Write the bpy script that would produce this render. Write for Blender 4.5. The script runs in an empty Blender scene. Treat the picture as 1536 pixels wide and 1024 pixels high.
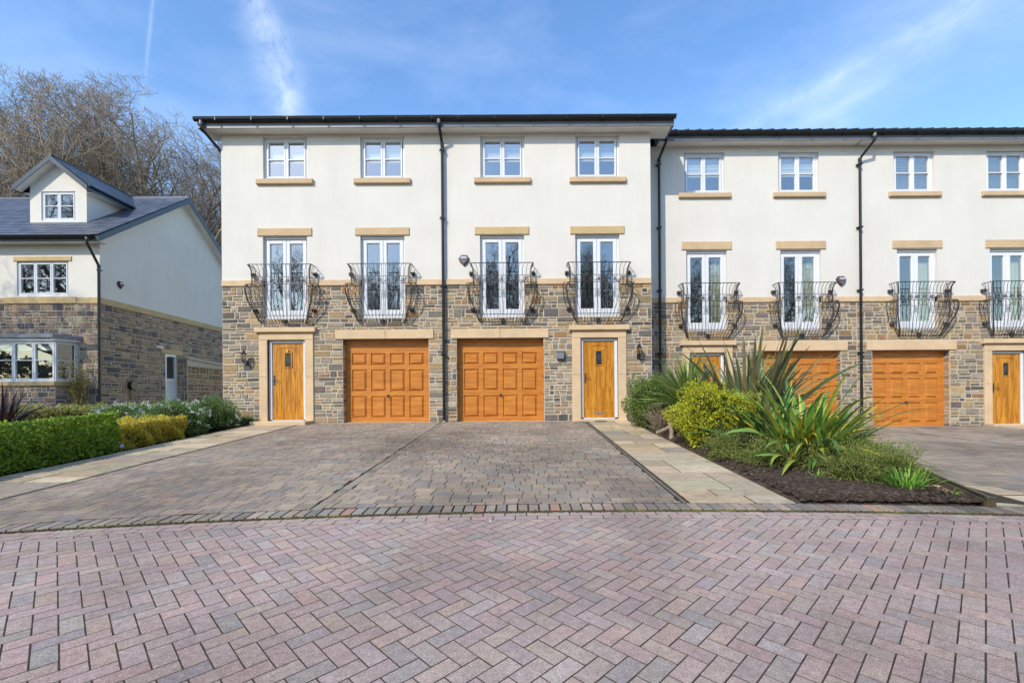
import bpy, math, random
import numpy as np
from mathutils import Vector, Matrix
R_ = random.Random(7)
S = bpy.context.scene
COL = S.collection
# ------------------------------------------------------------------ camera model
F, CX, CY, TH, RL, CZ = 700.0, 785.0, 603.0, -.003, .0075, 1.38
GR = .0714                                  # the ground climbs towards the houses
def ray(x, y):
    u, v = x-CX, y-CY
    X, Z = (u-RL*v)/F, (v+RL*u)/F
    return (X*math.cos(TH)-math.sin(TH), X*math.sin(TH)+math.cos(TH), -Z)
def P(x, y, Y):
    d = ray(x, y); t = Y/d[1]
    return Vector((t*d[0], Y, CZ+t*d[2]))
def PX(x, y, X):                            # point on the plane X = const
    d = ray(x, y); t = X/d[0]
    return Vector((X, t*d[1], CZ+t*d[2]))
def G(x, y):
    d = ray(x, y); t = CZ/(-d[2]+GR*d[1])
    return Vector((t*d[0], t*d[1], GR*t*d[1]))
YA, YB = 12.07, 13.05
def kerb_y(x):
    return 4.50-(.0185 if x < .6 else .0142)*(x-.6)**2
def hgt(x, y):                              # terrain height
    yy = max(-4.0, min(y, 24.0))
    a = GR*yy
    if x > 5.0:
        b = a if y < 4.3 else GR*4.3+(min(y, 24)-4.3)*.0345
        return b
    return a
# ------------------------------------------------------------------ mesh helpers
W = {}
def tag(o, label=None, cat=None, group=None, kind=None):
    if label: o['label'] = label
    if cat: o['category'] = cat
    if group: o['group'] = group
    if kind: o['kind'] = kind
    return o
def empty(name, loc, label=None, cat=None, group=None):
    o = bpy.data.objects.new(name, None); COL.objects.link(o)
    o.empty_display_size = .3
    o.location = loc; W[o.name] = Vector(loc)
    return tag(o, label, cat, group)
def link(name, me, parent=None, loc=(0, 0, 0)):
    o = bpy.data.objects.new(name, me); COL.objects.link(o)
    W[o.name] = Vector(loc)
    if parent is not None:
        o.parent = parent; o.location = Vector(loc)-W[parent.name]
    else:
        o.location = loc
    return o
def copy_tree(o, loc, parent=None):
    c = o.copy(); COL.objects.link(c)
    if parent is not None: c.parent = parent
    c.location = loc
    for ch in o.children:
        copy_tree(ch, ch.location.copy(), c)
    return c
def add_cols(me, cols):
    a = me.color_attributes.new('Col', 'FLOAT_COLOR', 'CORNER')
    n = np.zeros(len(me.polygons), dtype=np.int32); me.polygons.foreach_get('loop_total', n)
    c = np.asarray(cols, dtype=np.float32)
    if c.shape[1] == 3: c = np.concatenate([c, np.ones((len(c), 1), np.float32)], 1)
    a.data.foreach_set('color', np.repeat(c, n, axis=0).ravel())
class MB:
    def __init__(s): s.v = []; s.f = []; s.c = []; s.col = (1, 1, 1)
    def face(s, *idx): s.f.append(idx); s.c.append(s.col)
    def quad(s, a, b, c, d):
        i = len(s.v); s.v += [tuple(a), tuple(b), tuple(c), tuple(d)]; s.face(i, i+1, i+2, i+3)
    def box(s, x0, x1, y0, y1, z0, z1, ch=0):
        """box; ch chamfers the front (-Y) edges"""
        if ch:
            i = len(s.v)
            s.v += [(x0, y1, z0), (x1, y1, z0), (x1, y1, z1), (x0, y1, z1),
                    (x0, y0+ch, z0), (x1, y0+ch, z0), (x1, y0+ch, z1), (x0, y0+ch, z1),
                    (x0+ch, y0, z0+ch), (x1-ch, y0, z0+ch), (x1-ch, y0, z1-ch), (x0+ch, y0, z1-ch)]
            for a, b in ((0, 4), (4, 8)):
                for k in range(4):
                    l = (k+1) % 4
                    s.face(i+a+k, i+a+l, i+b+l, i+b+k)
            s.face(i+8, i+9, i+10, i+11); s.face(i+3, i+2, i+1, i)
            return
        i = len(s.v)
        s.v += [(x0, y0, z0), (x1, y0, z0), (x1, y1, z0), (x0, y1, z0), (x0, y0, z1), (x1, y0, z1), (x1, y1, z1), (x0, y1, z1)]
        for f in ((0, 3, 2, 1), (4, 5, 6, 7), (0, 1, 5, 4), (1, 2, 6, 5), (2, 3, 7, 6), (3, 0, 4, 7)):
            s.face(*[i+k for k in f])
    def tube(s, pts, r, n=6, cap=True):
        pts = [Vector(p) for p in pts]
        rs = r if isinstance(r, (list, tuple)) else [r]*len(pts)
        i0 = len(s.v)
        ref = None
        for k, p in enumerate(pts):
            d = (pts[min(k+1, len(pts)-1)]-pts[max(k-1, 0)])
            if d.length < 1e-9: d = Vector((0, 0, 1))
            d.normalize()
            if ref is None:
                ref = Vector((1, 0, 0)) if abs(d.x) < .8 else Vector((0, 1, 0))
            a = d.cross(ref).normalized(); b = d.cross(a).normalized()
            ref = b.cross(d) if False else ref
            if abs(d.dot(ref)) > .95:
                ref = Vector((0, 1, 0)) if abs(ref.y) < .5 else Vector((1, 0, 0))
                a = d.cross(ref).normalized(); b = d.cross(a).normalized()
            for j in range(n):
                t = 2*math.pi*(j+.5)/n
                q = p+(a*math.cos(t)+b*math.sin(t))*rs[k]
                s.v.append(tuple(q))
        for k in range(len(pts)-1):
            for j in range(n):
                l = (j+1) % n
                s.face(i0+k*n+j, i0+k*n+l, i0+(k+1)*n+l, i0+(k+1)*n+j)
        if cap:
            s.face(*[i0+n-1-j for j in range(n)]); s.face(*[i0+(len(pts)-1)*n+j for j in range(n)])
    def prism(s, poly, ext):
        """poly: list of 3d points; ext: vector"""
        n = len(poly); i = len(s.v); e = Vector(ext)
        s.v += [tuple(p) for p in poly]+[tuple(Vector(p)+e) for p in poly]
        s.face(*[i+k for k in range(n)]); s.face(*[i+n+n-1-k for k in range(n)])
        for k in range(n):
            l = (k+1) % n; s.face(i+k, i+n+k, i+n+l, i+l)
    def mesh(s, name, mat, origin=(0, 0, 0), cols=False, smooth=False):
        me = bpy.data.meshes.new(name)
        ox, oy, oz = origin
        me.from_pydata([(x-ox, y-oy, z-oz) for x, y, z in s.v], [], s.f)
        if cols: add_cols(me, s.c)
        if mat: me.materials.append(mat)
        if smooth: me.polygons.foreach_set('use_smooth', [True]*len(me.polygons))
        me.update()
        return me
    def build(s, name, mat, parent=None, loc=None, cols=False, smooth=False, fix=True):
        """vertices are in world coordinates"""
        if loc is None: loc = W[parent.name] if parent is not None else (0, 0, 0)
        me = s.mesh(name, mat, loc, cols, smooth)
        return link(name, me, parent, loc)
def np_mesh(name, V, Fc, mat, cols=None, loc=(0, 0, 0), parent=None, smooth=False):
    """V (N,3), Fc (M,k) numpy"""
    me = bpy.data.meshes.new(name)
    V = np.asarray(V, np.float32)-np.array(loc, np.float32); Fc = np.asarray(Fc, np.int32)
    me.vertices.add(len(V)); me.vertices.foreach_set('co', V.ravel())
    M, k = Fc.shape
    me.loops.add(M*k); me.loops.foreach_set('vertex_index', Fc.ravel())
    me.polygons.add(M); me.polygons.foreach_set('loop_start', np.arange(0, M*k, k, dtype=np.int32))
    me.update(calc_edges=True)
    if cols is not None: add_cols(me, cols)
    if smooth: me.polygons.foreach_set('use_smooth', [True]*M)
    if mat: me.materials.append(mat)
    return link(name, me, parent, loc)
# ------------------------------------------------------------------ materials
class NT:
    def __init__(s, name):
        s.m = bpy.data.materials.new(name); s.m.use_nodes = True
        s.t = s.m.node_tree; s.n = s.t.nodes; s.l = s.t.links
        s.b = s.n['Principled BSDF']; s.out = s.n['Material Output']
    def new(s, typ, **kw):
        n = s.n.new(typ)
        for k, v in kw.items(): setattr(n, k, v)
        return n
    def obj(s, scale=(1, 1, 1), rot=(0, 0, 0)):
        tc = s.new('ShaderNodeTexCoord'); mp = s.new('ShaderNodeMapping')
        mp.inputs['Scale'].default_value = scale; mp.inputs['Rotation'].default_value = rot
        g = s.new('ShaderNodeNewGeometry')
        s.l.new(g.outputs['Position'], mp.inputs['Vector'])
        return mp.outputs['Vector']
    def noise(s, vec, scale, detail=4, rough=.55, dist=0):
        n = s.new('ShaderNodeTexNoise'); n.inputs['Scale'].default_value = scale
        n.inputs['Detail'].default_value = detail; n.inputs['Roughness'].default_value = rough
        n.inputs['Distortion'].default_value = dist
        s.l.new(vec, n.inputs['Vector']); return n.outputs['Fac']
    def ramp(s, fac, stops):
        r = s.new('ShaderNodeValToRGB'); e = r.color_ramp.elements
        while len(e) < len(stops): e.new(.5)
        for i, (p, c) in enumerate(stops):
            e[i].position = p; e[i].color = (*c, 1) if len(c) == 3 else c
        s.l.new(fac, r.inputs['Fac']); return r.outputs['Color']
    def mix(s, a, b, fac, mode='MIX'):
        m = s.new('ShaderNodeMix'); m.data_type = 'RGBA'; m.blend_type = mode
        for sock, val in ((m.inputs[0], fac), (m.inputs[6], a), (m.inputs[7], b)):
            if isinstance(val, (int, float)): sock.default_value = val
            elif isinstance(val, tuple): sock.default_value = (*val, 1) if len(val) == 3 else val
            else: s.l.new(val, sock)
        return m.outputs[2]
    def bump(s, h, strength=.3, dist=.01):
        b = s.new('ShaderNodeBump'); b.inputs['Strength'].default_value = strength; b.inputs['Distance'].default_value = dist
        s.l.new(h, b.inputs['Height']); s.l.new(b.outputs['Normal'], s.b.inputs['Normal']); return b
    def color(s, c):
        if isinstance(c, tuple): s.b.inputs['Base Color'].default_value = (*c, 1)
        else: s.l.new(c, s.b.inputs['Base Color'])
    def set(s, rough=.6, spec=.5, metal=0):
        s.b.inputs['Roughness'].default_value = rough; s.b.inputs['Specular IOR Level'].default_value = spec
        s.b.inputs['Metallic'].default_value = metal
def g3(v): return (v, v, v)
def simple(name, c, rough=.5, spec=.5, metal=0, var=.12, scale=6, bump=0, bscale=80):
    t = NT(name); v = t.obj()
    n = t.noise(v, scale, 5)
    t.color(t.mix(c, t.ramp(n, [(.3, g3(1-var)), (.7, g3(1+var*.3))]), 1.0, 'MULTIPLY'))
    t.set(rough, spec, metal)
    if bump: t.bump(t.noise(v, bscale, 3), bump, .003)
    return t.m
def attr(t, name='Col'):
    a = t.new('ShaderNodeAttribute'); a.attribute_name = name; return a.outputs['Color']
# render
t = NT('white_render'); v = t.obj(); vs = t.obj((3, 3, .35))
c = t.mix((.715, .69, .635), t.ramp(t.noise(v, .9, 5, .6), [(.3, (.93, .925, .915)), (.7, (1, 1, 1))]), 1, 'MULTIPLY')
c = t.mix(c, t.ramp(t.noise(vs, 1.3, 6, .7), [(.42, (.93, .92, .90)), (.6, (1, 1, 1))]), .3, 'MULTIPLY')
t.color(c); t.set(.9, .2); t.bump(t.noise(v, 130, 3, .6), .35, .004); M_REND = t.m
# rubble stone
def stone_mat(name):
    t = NT(name); v = t.obj(); vs = t.obj((1, 1, 5), (0, .18, 0))
    c = attr(t)
    c = t.mix(c, t.ramp(t.noise(vs, 5, 6, .65, 1.2), [(.3, (.55, .55, .58)), (.5, (1, 1, 1)), (.72, (1.25, 1.12, .95))]), .8, 'MULTIPLY')
    c = t.mix(c, t.ramp(t.noise(v, 38, 4), [(.3, g3(.72)), (.65, g3(1.12))]), .8, 'MULTIPLY')
    t.color(c); t.set(.92, .25)
    m = t.new('ShaderNodeMath', operation='ADD'); t.l.new(t.noise(v, 14, 5, .6), m.inputs[0]); t.l.new(t.noise(vs, 20, 4), m.inputs[1])
    t.bump(m.outputs[0], .9, .018); return t.m
M_STONE = stone_mat('rubble_stone')
M_MORT = simple('pale_mortar', (.56, .475, .36), .95, .2, 0, .18, 9, .5, 90)
def sandstone(name, c0):
    t = NT(name); v = t.obj(); vs = t.obj((.6, 1, 3))
    c = t.mix(c0, t.ramp(t.noise(v, 2.2, 6, .6), [(.3, (.85, .84, .82)), (.7, (1.06, 1.03, .98))]), 1, 'MULTIPLY')
    c = t.mix(c, t.ramp(t.noise(vs, 9, 5), [(.35, (.88, .86, .82)), (.6, (1, 1, 1))]), .6, 'MULTIPLY')
    t.color(c); t.set(.9, .25); t.bump(t.noise(v, 120, 3), .25, .003); return t.m
M_SAND = sandstone('sandstone', (.60, .45, .29))
M_SAND2 = sandstone('sandstone_yellow', (.56, .43, .235))
M_SURR = sandstone('sandstone_surround', (.66, .50, .33))
M_UPVC = simple('white_upvc', (.72, .74, .77), .25, .5, 0, .04)
M_SOFF = simple('white_soffit', (.78, .76, .72), .5, .4, 0, .12, 2)
M_FASC = simple('grey_fascia', (.17, .18, .20), .4, .5, 0, .15, 3)
M_BLACK = simple('black_plastic', (.012, .013, .015), .25, .5, 0, .2)
M_IRON = simple('black_wrought_iron', (.045, .038, .034), .5, .5, 0, .4, 30)
M_STEEL = simple('brushed_metal', (.45, .46, .48), .35, .5, .8)
M_BRASS = simple('brass', (.75, .55, .2), .3, .5, 1)
M_DARK = simple('dark_interior', (.13, .125, .12), .9, .1)
M_BLUEF = simple('blue_grey_fascia', (.045, .065, .085), .35, .5, 0, .15, 3)
M_LEAD = simple('lead_sheet', (.22, .24, .28), .45, .5, .2, .2, 5)
M_CURT = simple('cream_curtain', (.62, .58, .40), .9, .1, 0, .1)
M_BLIND = simple('white_blind', (.66, .68, .68), .8, .1, 0, .05)
M_SHELF = simple('window_sill_board', (.6, .6, .6), .7)
def wood(name, c0, c1, sc, knots=1.0):
    t = NT(name); v = t.obj(sc)
    n = t.noise(v, 3.0, 6, .6, .8); n2 = t.noise(v, 22, 4, .6)
    c = t.mix(c0, c1, t.ramp(n, [(.35, (0, 0, 0)), (.62, (1, 1, 1))]))
    c = t.mix(c, t.ramp(n2, [(.3, g3(.72)), (.6, g3(1.08))]), .7*knots, 'MULTIPLY')
    t.color(c); t.set(.38, .45); t.bump(n2, .15, .002); return t.m
M_GAR = wood('garage_oak', (.60, .235, .04), (.44, .15, .023), (.5, 1, 5), .6)
M_OAK = wood('front_door_oak', (.64, .29, .03), (.36, .13, .010), (6, 1, .6))
M_BOARD = wood('weathered_timber', (.11, .085, .05), (.05, .04, .025), (.8, .8, 5))
# glass
def glass(name, refl, tint=(.85, .93, .95)):
    t = NT(name); t.n.remove(t.b)
    tr = t.new('ShaderNodeBsdfTransparent'); tr.inputs[0].default_value = (*tint, 1)
    gl = t.new('ShaderNodeBsdfGlossy'); gl.inputs[0].default_value = (.97, .96, .93, 1); gl.inputs['Roughness'].default_value = .015
    lw = t.new('ShaderNodeLayerWeight'); lw.inputs['Blend'].default_value = .5; pw = t.new('ShaderNodeMath', operation='POWER'); pw.inputs[1].default_value = 4; t.l.new(lw.outputs['Facing'], pw.inputs[0])
    ad = t.new('ShaderNodeMath', operation='ADD', use_clamp=True); ad.inputs[1].default_value = refl; t.l.new(pw.outputs[0], ad.inputs[0])
    v = t.obj(); b = t.new('ShaderNodeBump'); b.inputs['Strength'].default_value = .06; b.inputs['Distance'].default_value = .01
    t.l.new(t.noise(v, 3, 2), b.inputs['Height']); t.l.new(b.outputs['Normal'], gl.inputs['Normal'])
    mx = t.new('ShaderNodeMixShader'); t.l.new(ad.outputs[0], mx.inputs[0]); t.l.new(tr.outputs[0], mx.inputs[1]); t.l.new(gl.outputs[0], mx.inputs[2])
    t.l.new(mx.outputs[0], t.out.inputs['Surface']); return t.m
M_GLASS = glass('french_door_glass', .30); M_GLASSU = glass('upper_window_glass', .36)
M_GLASS2 = glass('low_window_glass', .22, (.8, .85, .85))
# pavers
def paver_mat(name, stain=(.5, .47, .44), sc=.55, stain_amt=.6, speck=.55):
    t = NT(name); v = t.obj()
    c = attr(t)
    c = t.mix(c, t.ramp(t.noise(v, 150, 3, .7), [(.3, g3(.62)), (.5, g3(.97)), (.66, g3(1.6))]), speck, 'MULTIPLY')
    c = t.mix(c, t.ramp(t.noise(v, 26, 4, .6), [(.3, g3(.78)), (.7, g3(1.15))]), .8, 'MULTIPLY')
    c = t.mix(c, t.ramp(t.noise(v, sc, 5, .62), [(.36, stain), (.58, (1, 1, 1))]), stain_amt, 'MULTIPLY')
    t.color(c); t.set(.88, .3)
    t.bump(t.noise(v, 90, 4, .7), .6, .006); return t.m
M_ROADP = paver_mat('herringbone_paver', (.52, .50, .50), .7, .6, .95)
M_DRIVEP = paver_mat('tumbled_paver', (.50, .48, .47), .55, .85, .5)
M_JOINT2 = simple('dark_joint', (.075, .06, .045), .95, .1, 0, .5, 14, .6, 60)
M_JOINT = simple('joint_sand', (.07, .055, .038), .95, .1, 0, .5, 14, .6, 60)
def flag_mat():
    t = NT('york_flagstone'); v = t.obj(); vs = t.obj((1, 2.5, 1))
    c = attr(t)
    c = t.mix(c, t.ramp(t.noise(vs, 3.5, 6, .6, 1.5), [(.32, (.66, .64, .62)), (.6, (1.08, 1.05, 1))]), .8, 'MULTIPLY')
    c = t.mix(c, t.ramp(t.noise(v, 60, 3, .6), [(.3, g3(.8)), (.7, g3(1.1))]), .8, 'MULTIPLY')
    t.color(c); t.set(.85, .3); t.bump(t.noise(vs, 7, 6, .6, 1), .7, .02); return t.m
M_FLAG = flag_mat()
def soil_mat(name, c0, c1, c2):
    t = NT(name); v = t.obj()
    c = t.ramp(t.noise(v, 16, 6, .7), [(.3, c0), (.5, c1), (.72, c2)])
    t.color(c); t.set(.97, .15); t.bump(t.noise(v, 30, 6, .7), 1.0, .04); return t.m
M_SOIL = soil_mat('dark_soil', (.03, .02, .014), (.085, .06, .043), (.20, .15, .11))
M_GROUND = soil_mat('garden_ground', (.03, .035, .014), (.06, .055, .03), (.10, .09, .05))
def leaf_mat(name, tr=.38, rough=.45):
    t = NT(name); c = attr(t); v = t.obj()
    c = t.mix(c, t.ramp(t.noise(v, 9, 3), [(.3, g3(.75)), (.7, g3(1.2))]), .7, 'MULTIPLY')
    t.color(c); t.set(rough, .35)
    tl = t.new('ShaderNodeBsdfTranslucent'); t.l.new(c, tl.inputs[0])
    mx = t.new('ShaderNodeMixShader'); mx.inputs[0].default_value = tr
    t.l.new(t.b.outputs[0], mx.inputs[1]); t.l.new(tl.outputs[0], mx.inputs[2]); t.l.new(mx.outputs[0], t.out.inputs['Surface'])
    return t.m
M_LEAF = leaf_mat('leaf'); M_BLADE = leaf_mat('strap_leaf', .2, .35)
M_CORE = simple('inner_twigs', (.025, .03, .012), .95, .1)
M_BARK = simple('grey_bark', (.25, .215, .17), .9, .2, 0, .4, 3)
M_TWIG = simple('twig_bark', (.33, .275, .215), .9, .2, 0, .4, 2)
M_DEAD = simple('dry_twigs', (.28, .22, .16), .9, .2, 0, .3, 9)
def slate_mat():
    t = NT('roof_slate'); v = t.obj()
    c = attr(t)
    c = t.mix(c, t.ramp(t.noise(v, 1.6, 5), [(.3, g3(.8)), (.7, (1.15, 1.15, 1.2))]), .8, 'MULTIPLY')
    t.color(c); t.set(.38, .6); t.bump(t.noise(v, 30, 4), .35, .006); return t.m
M_SLATE = slate_mat()
# ------------------------------------------------------------------ stones
PAL_A = [((.27, .24, .20), 5), ((.19, .17, .15), 3.5), ((.33, .28, .22), 4), ((.38, .28, .165), 3.5), ((.45, .325, .18), 2.6), ((.34, .21, .11), 1.8), ((.13, .12, .115), 1.6), ((.43, .36, .27), 2.5)]
PAL_L = [((.27, .20, .15), 5), ((.33, .235, .16), 5), ((.20, .165, .14), 4), ((.36, .25, .16), 3), ((.42, .30, .19), 1.2), ((.13, .12, .125), 2)]
def pick(pal, r, var=.19):
    s = sum(w for _, w in pal)*r.random()
    for c, w in pal:
        s -= w
        if s <= 0: break
    k = r.uniform(1-var, 1+var)
    return tuple(max(.01, x*k*r.uniform(.96, 1.04)) for x in c)
def stone(mb, org, U, N, u0, u1, z0, z1, pr, r, j=.006, ins=.008):
    """one cut stone on a wall: org + U*u, outwards N"""
    i = len(mb.v)
    cs = [(u0, z0), (u1, z0), (u1, z1), (u0, z1)]
    cs = [(a+r.uniform(-j, j), b+r.uniform(-j, j)) for a, b in cs]
    cu, cz = (u0+u1)/2, (z0+z1)/2
    for (a, b) in cs: mb.v.append(tuple(org+U*a+Vector((0, 0, b))-N*.003))
    for (a, b) in cs:
        a2 = a+(ins if a < cu else -ins); b2 = b+(ins if b < cz else -ins)
        mb.v.append(tuple(org+U*a2+Vector((0, 0, b2))+N*(pr+r.uniform(-.002, .003))))
    for k in range(4):
        l = (k+1) % 4; mb.face(i+k, i+l, i+4+l, i+4+k)
    mb.face(i+4, i+5, i+6, i+7)
def stones(mb, org, U, N, U0, U1, Z0, Z1, holes, pal, seed, jt=.026, rowh=.155, zb=0):
    r = random.Random(seed)
    bps = sorted({Z0, Z1} | {z for h in holes for z in h[2:4] if Z0 < z < Z1})
    for za, zb_ in zip(bps, bps[1:]):
        H = zb_-za
        if H < .03: continue
        n = max(1, round(H/rowh)); hs = [r.uniform(.6, 1.35) for _ in range(n)]; k = H/sum(hs); z = za
        for h in hs:
            h *= k; zc = z+h/2
            cuts = sorted((a, b) for a, b, c, d in holes if c < zc < d)
            iv = []; x = U0
            for a, b in cuts:
                if a > x: iv.append((x, min(a, U1)))
                x = max(x, b)
            if x < U1: iv.append((x, U1))
            for a, b in iv:
                u = a
                while u < b-.02:
                    w = r.uniform(.16, .46) if r.random() < .8 else r.uniform(.10, .16)
                    if b-u-w < .11: w = b-u
                    if h > .12 and r.random() < .5:
                        m = r.uniform(.38, .62)*h
                        for (p, q) in ((z, z+m), (z+m, z+h)):
                            uu = u
                            while uu < u+w-.02:
                                ww = r.uniform(.14, .34)
                                if u+w-uu-ww < .09: ww = u+w-uu
                                mb.col = pick(pal, r)
                                stone(mb, org, U, N, uu+jt/2, uu+ww-jt/2, p+jt/2, q-jt/2, r.uniform(.003, .013), r)
                                uu += ww
                    else:
                        mb.col = pick(pal, r)
                        stone(mb, org, U, N, u+jt/2, u+w-jt/2, z+jt/2, z+h-jt/2, r.uniform(.003, .015), r)
                    u += w
            z += h
def panel(mb, org, U, N, U0, U1, Z0, Z1, holes, reveal=None):
    """flat wall with rectangular openings; reveal: {hole index: depth}"""
    xs = sorted({U0, U1} | {x for h in holes for x in h[:2] if U0 < x < U1})
    zs = sorted({Z0, Z1} | {z for h in holes for z in h[2:4] if Z0 < z < Z1})
    pt = lambda a, b, d=0: tuple(org+U*a+Vector((0, 0, b))-N*d)
    for a, b in zip(xs, xs[1:]):
        for c, d in zip(zs, zs[1:]):
            m, n = (a+b)/2, (c+d)/2
            if any(h[0] < m < h[1] and h[2] < n < h[3] for h in holes): continue
            mb.quad(pt(a, c), pt(b, c), pt(b, d), pt(a, d))
    for h in holes:
        dep = h[4] if len(h) > 4 else 0
        if not dep: continue
        a, b = max(h[0], U0), min(h[1], U1); c, d = max(h[2], Z0), min(h[3], Z1)
        if a >= b or c >= d: continue
        mb.quad(pt(a, c), pt(a, d), pt(a, d, dep), pt(a, c, dep))
        mb.quad(pt(b, c), pt(b, c, dep), pt(b, d, dep), pt(b, d))
        if h[3] <= Z1: mb.quad(pt(a, d), pt(b, d), pt(b, d, dep), pt(a, d, dep))
        if h[2] >= Z0: mb.quad(pt(a, c), pt(a, c, dep), pt(b, c, dep), pt(b, c))
XV, YV, ZV = Vector((1, 0, 0)), Vector((0, 1, 0)), Vector((0, 0, 1))
# ------------------------------------------------------------------ reusable parts, local coords: x centre, z bottom, y=0 wall plane
def win_mesh(w, h, lights, bar=.52, fw=.055, sash=.045):
    """window frame with sashes and glazing bars; returns mesh and pane rectangles"""
    mb = MB(); x0, x1 = -w/2, w/2; y0, y1 = .07, .13
    mb.box(x0, x0+fw, y0, y1, 0, h, .006); mb.box(x1-fw, x1, y0, y1, 0, h, .006)
    mb.box(x0+fw, x1-fw, y0, y1, h-fw, h, .006); mb.box(x0+fw, x1-fw, y0-.02, y1, 0, fw, .006)
    panes = []; iw = (w-2*fw)/lights
    for k in range(lights):
        a, b = x0+fw+k*iw, x0+fw+(k+1)*iw
        ys = y0-.012
        if k: mb.box(a-.012, a+.012, y0-.004, y1, fw, h-fw, .004)
        a += .014; b -= .014; c, d = fw+.006, h-fw-.006
        mb.box(a, a+sash, ys, y1-.01, c, d, .008); mb.box(b-sash, b, ys, y1-.01, c, d, .008)
        mb.box(a+sash, b-sash, ys, y1-.01, c, c+sash, .008); mb.box(a+sash, b-sash, ys, y1-.01, d-sash, d, .008)
        panes.append((a+sash, b-sash, c+sash, d-sash))
        if bar:
            m = c+(d-c)*(1-bar)+.01
            mb.box(a+sash, b-sash, ys+.004, y1-.02, m-.016, m+.016, .006)
    return mb, panes
def pane_mesh(panes, y=.105):
    mb = MB()
    for a, b, c, d in panes: mb.quad((a, y, c), (b, y, c), (b, y, d), (a, y, d))
    return mb
wf, wp = win_mesh(1.14, 1.10, 2); ME_WF = wf.mesh('window_frame', M_UPVC); ME_WP = pane_mesh(wp).mesh('glass', M_GLASSU)
def blind_mesh(w, h, top, slats=False):
    mb = MB()
    if slats:
        z = h-.03
        while z > h-top:
            mb.quad((-w/2, .16, z), (w/2, .16, z), (w/2, .185, z-.028), (-w/2, .185, z-.028)); z -= .05
    else:
        n = 6
        for k in range(n):
            z0, z1 = h-top*(k+1)/n, h-top*k/n
            mb.quad((-w/2, .165, z0), (w/2, .165, z0), (w/2, .175, z1), (-w/2, .175, z1))
    return mb
ME_BL = blind_mesh(1.0, 1.08, .58).mesh('roller_blind', M_BLIND)
ME_VB = blind_mesh(1.0, 1.08, 1.03, True).mesh('slatted_blind', M_BLIND)
# french door
mb = MB(); w, h = 1.14, 2.12; fw = .05
mb.box(-w/2, -w/2+fw, .09, .16, 0, h, .006); mb.box(w/2-fw, w/2, .09, .16, 0, h, .006); mb.box(-w/2+fw, w/2-fw, .09, .16, h-.07, h, .006); mb.box(-w/2+fw, w/2-fw, .06, .16, 0, .05, .006)
mb.box(-w/2+.02, w/2-.02, .05, .09, h-.05, h-.015)
ME_FF = mb.mesh('door_frame', M_UPVC)
def leaf_mb(a, b):
    mb = MB(); c, d = .056, h-.076; y0, y1 = .075, .14; s = .09
    mb.box(a, a+s, y0, y1, c, d, .01); mb.box(b-s, b, y0, y1, c, d, .01); mb.box(a+s, b-s, y0, y1, c, c+.17, .01); mb.box(a+s, b-s, y0, y1, d-s, d, .01)
    return mb, (a+s, b-s, c+.17, d-s)
FL = []
for a, b in ((-w/2+fw+.004, -.003), (.003, w/2-fw-.004)):
    m_, p_ = leaf_mb(a, b); hb = MB(); hx = -.045 if a < 0 else .045
    FL.append((m_.mesh('door_leaf', M_UPVC), pane_mesh([p_], .115).mesh('glass', M_GLASS)))
def curtain_mb(x0, x1, z0, z1, y=.26):
    mb = MB(); n = 36; pr = None
    for k in range(n+1):
        x = x0+(x1-x0)*k/n; yy = y+.03*math.sin(k*1.9)+.012*math.sin(k*.7)
        if pr: mb.quad((pr[0], pr[1], z0), (x, yy, z0), (x, yy, z1), (pr[0], pr[1], z1))
        pr = (x, yy)
    return mb
ME_CUR = curtain_mb(.18, .55, .03, 1.85).mesh('curtain', M_CURT)
# balcony: local origin at centre x, wall plane, z = top rail height -> go down
PROF = [(0, .80, .30), (-.06, .765, .27), (-.13, .74, .245), (-.30, .73, .235), (-.48, .73, .235)]
BEL = [(-.48, .73, .235), (-.50, .80, .30), (-.55, .83, .345), (-.63, .845, .355), (-.75, .83, .34), (-.92, .80, .30), (-1.10, .72, .235), (-1.27, .66, .185), (-1.38, .62, .14), (-1.46, .57, .07)]
mb = MB(); NB = 15; rb = .0062
def ring(mb, wd, dd, z, r):
    mb.tube([(-wd, -.01, z), (-wd, -dd+.03, z), (-wd+.03, -dd, z), (wd-.03, -dd, z), (wd, -dd+.03, z), (wd, -.01, z)], r, 5)
for k in range(NB+1):
    f = -1+2*k/NB
    for prof in (PROF[:4], BEL):
        mb.tube([(f*(wd-.02), -dd, z) for z, wd, dd in prof], rb, 4)
for s in (-1, 1):
    for f in (.25, .55, .85):
        for prof in (PROF, BEL):
            mb.tube([(s*wd, -dd*f, z) for z, wd, dd in prof], rb, 4)
ME_BARS = mb.mesh('bars', M_IRON)
mb = MB()
ring(mb, .80, .30, 0, .011); ring(mb, .73, .235, -.30, .008); ring(mb, .735, .24, -.48, .009); ring(mb, .89, .39, -.60, .006) if False else None
ring(mb, .66, .185, -1.27, .009); ring(mb, .57, .07, -1.46, .008)
for s in (-1, 1):
    mb.tube([(s*wd, -dd, z) for z, wd, dd in PROF], .011, 5); mb.tube([(s*wd, -dd, z) for z, wd, dd in BEL], .011, 5)
    mb.tube([(s*.90, -.02, -.55), (s*.90, -.10, -.50), (s*.89, -.24, -.48), (s*.84, -.33, -.52)], .009, 5)
    mb.tube([(s*.90, -.02, -.55), (s*.89, -.04, -.75), (s*.84, -.05, -1.0)], .008, 5)
ME_RAILS = mb.mesh('rails', M_IRON)
mb = MB()
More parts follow.
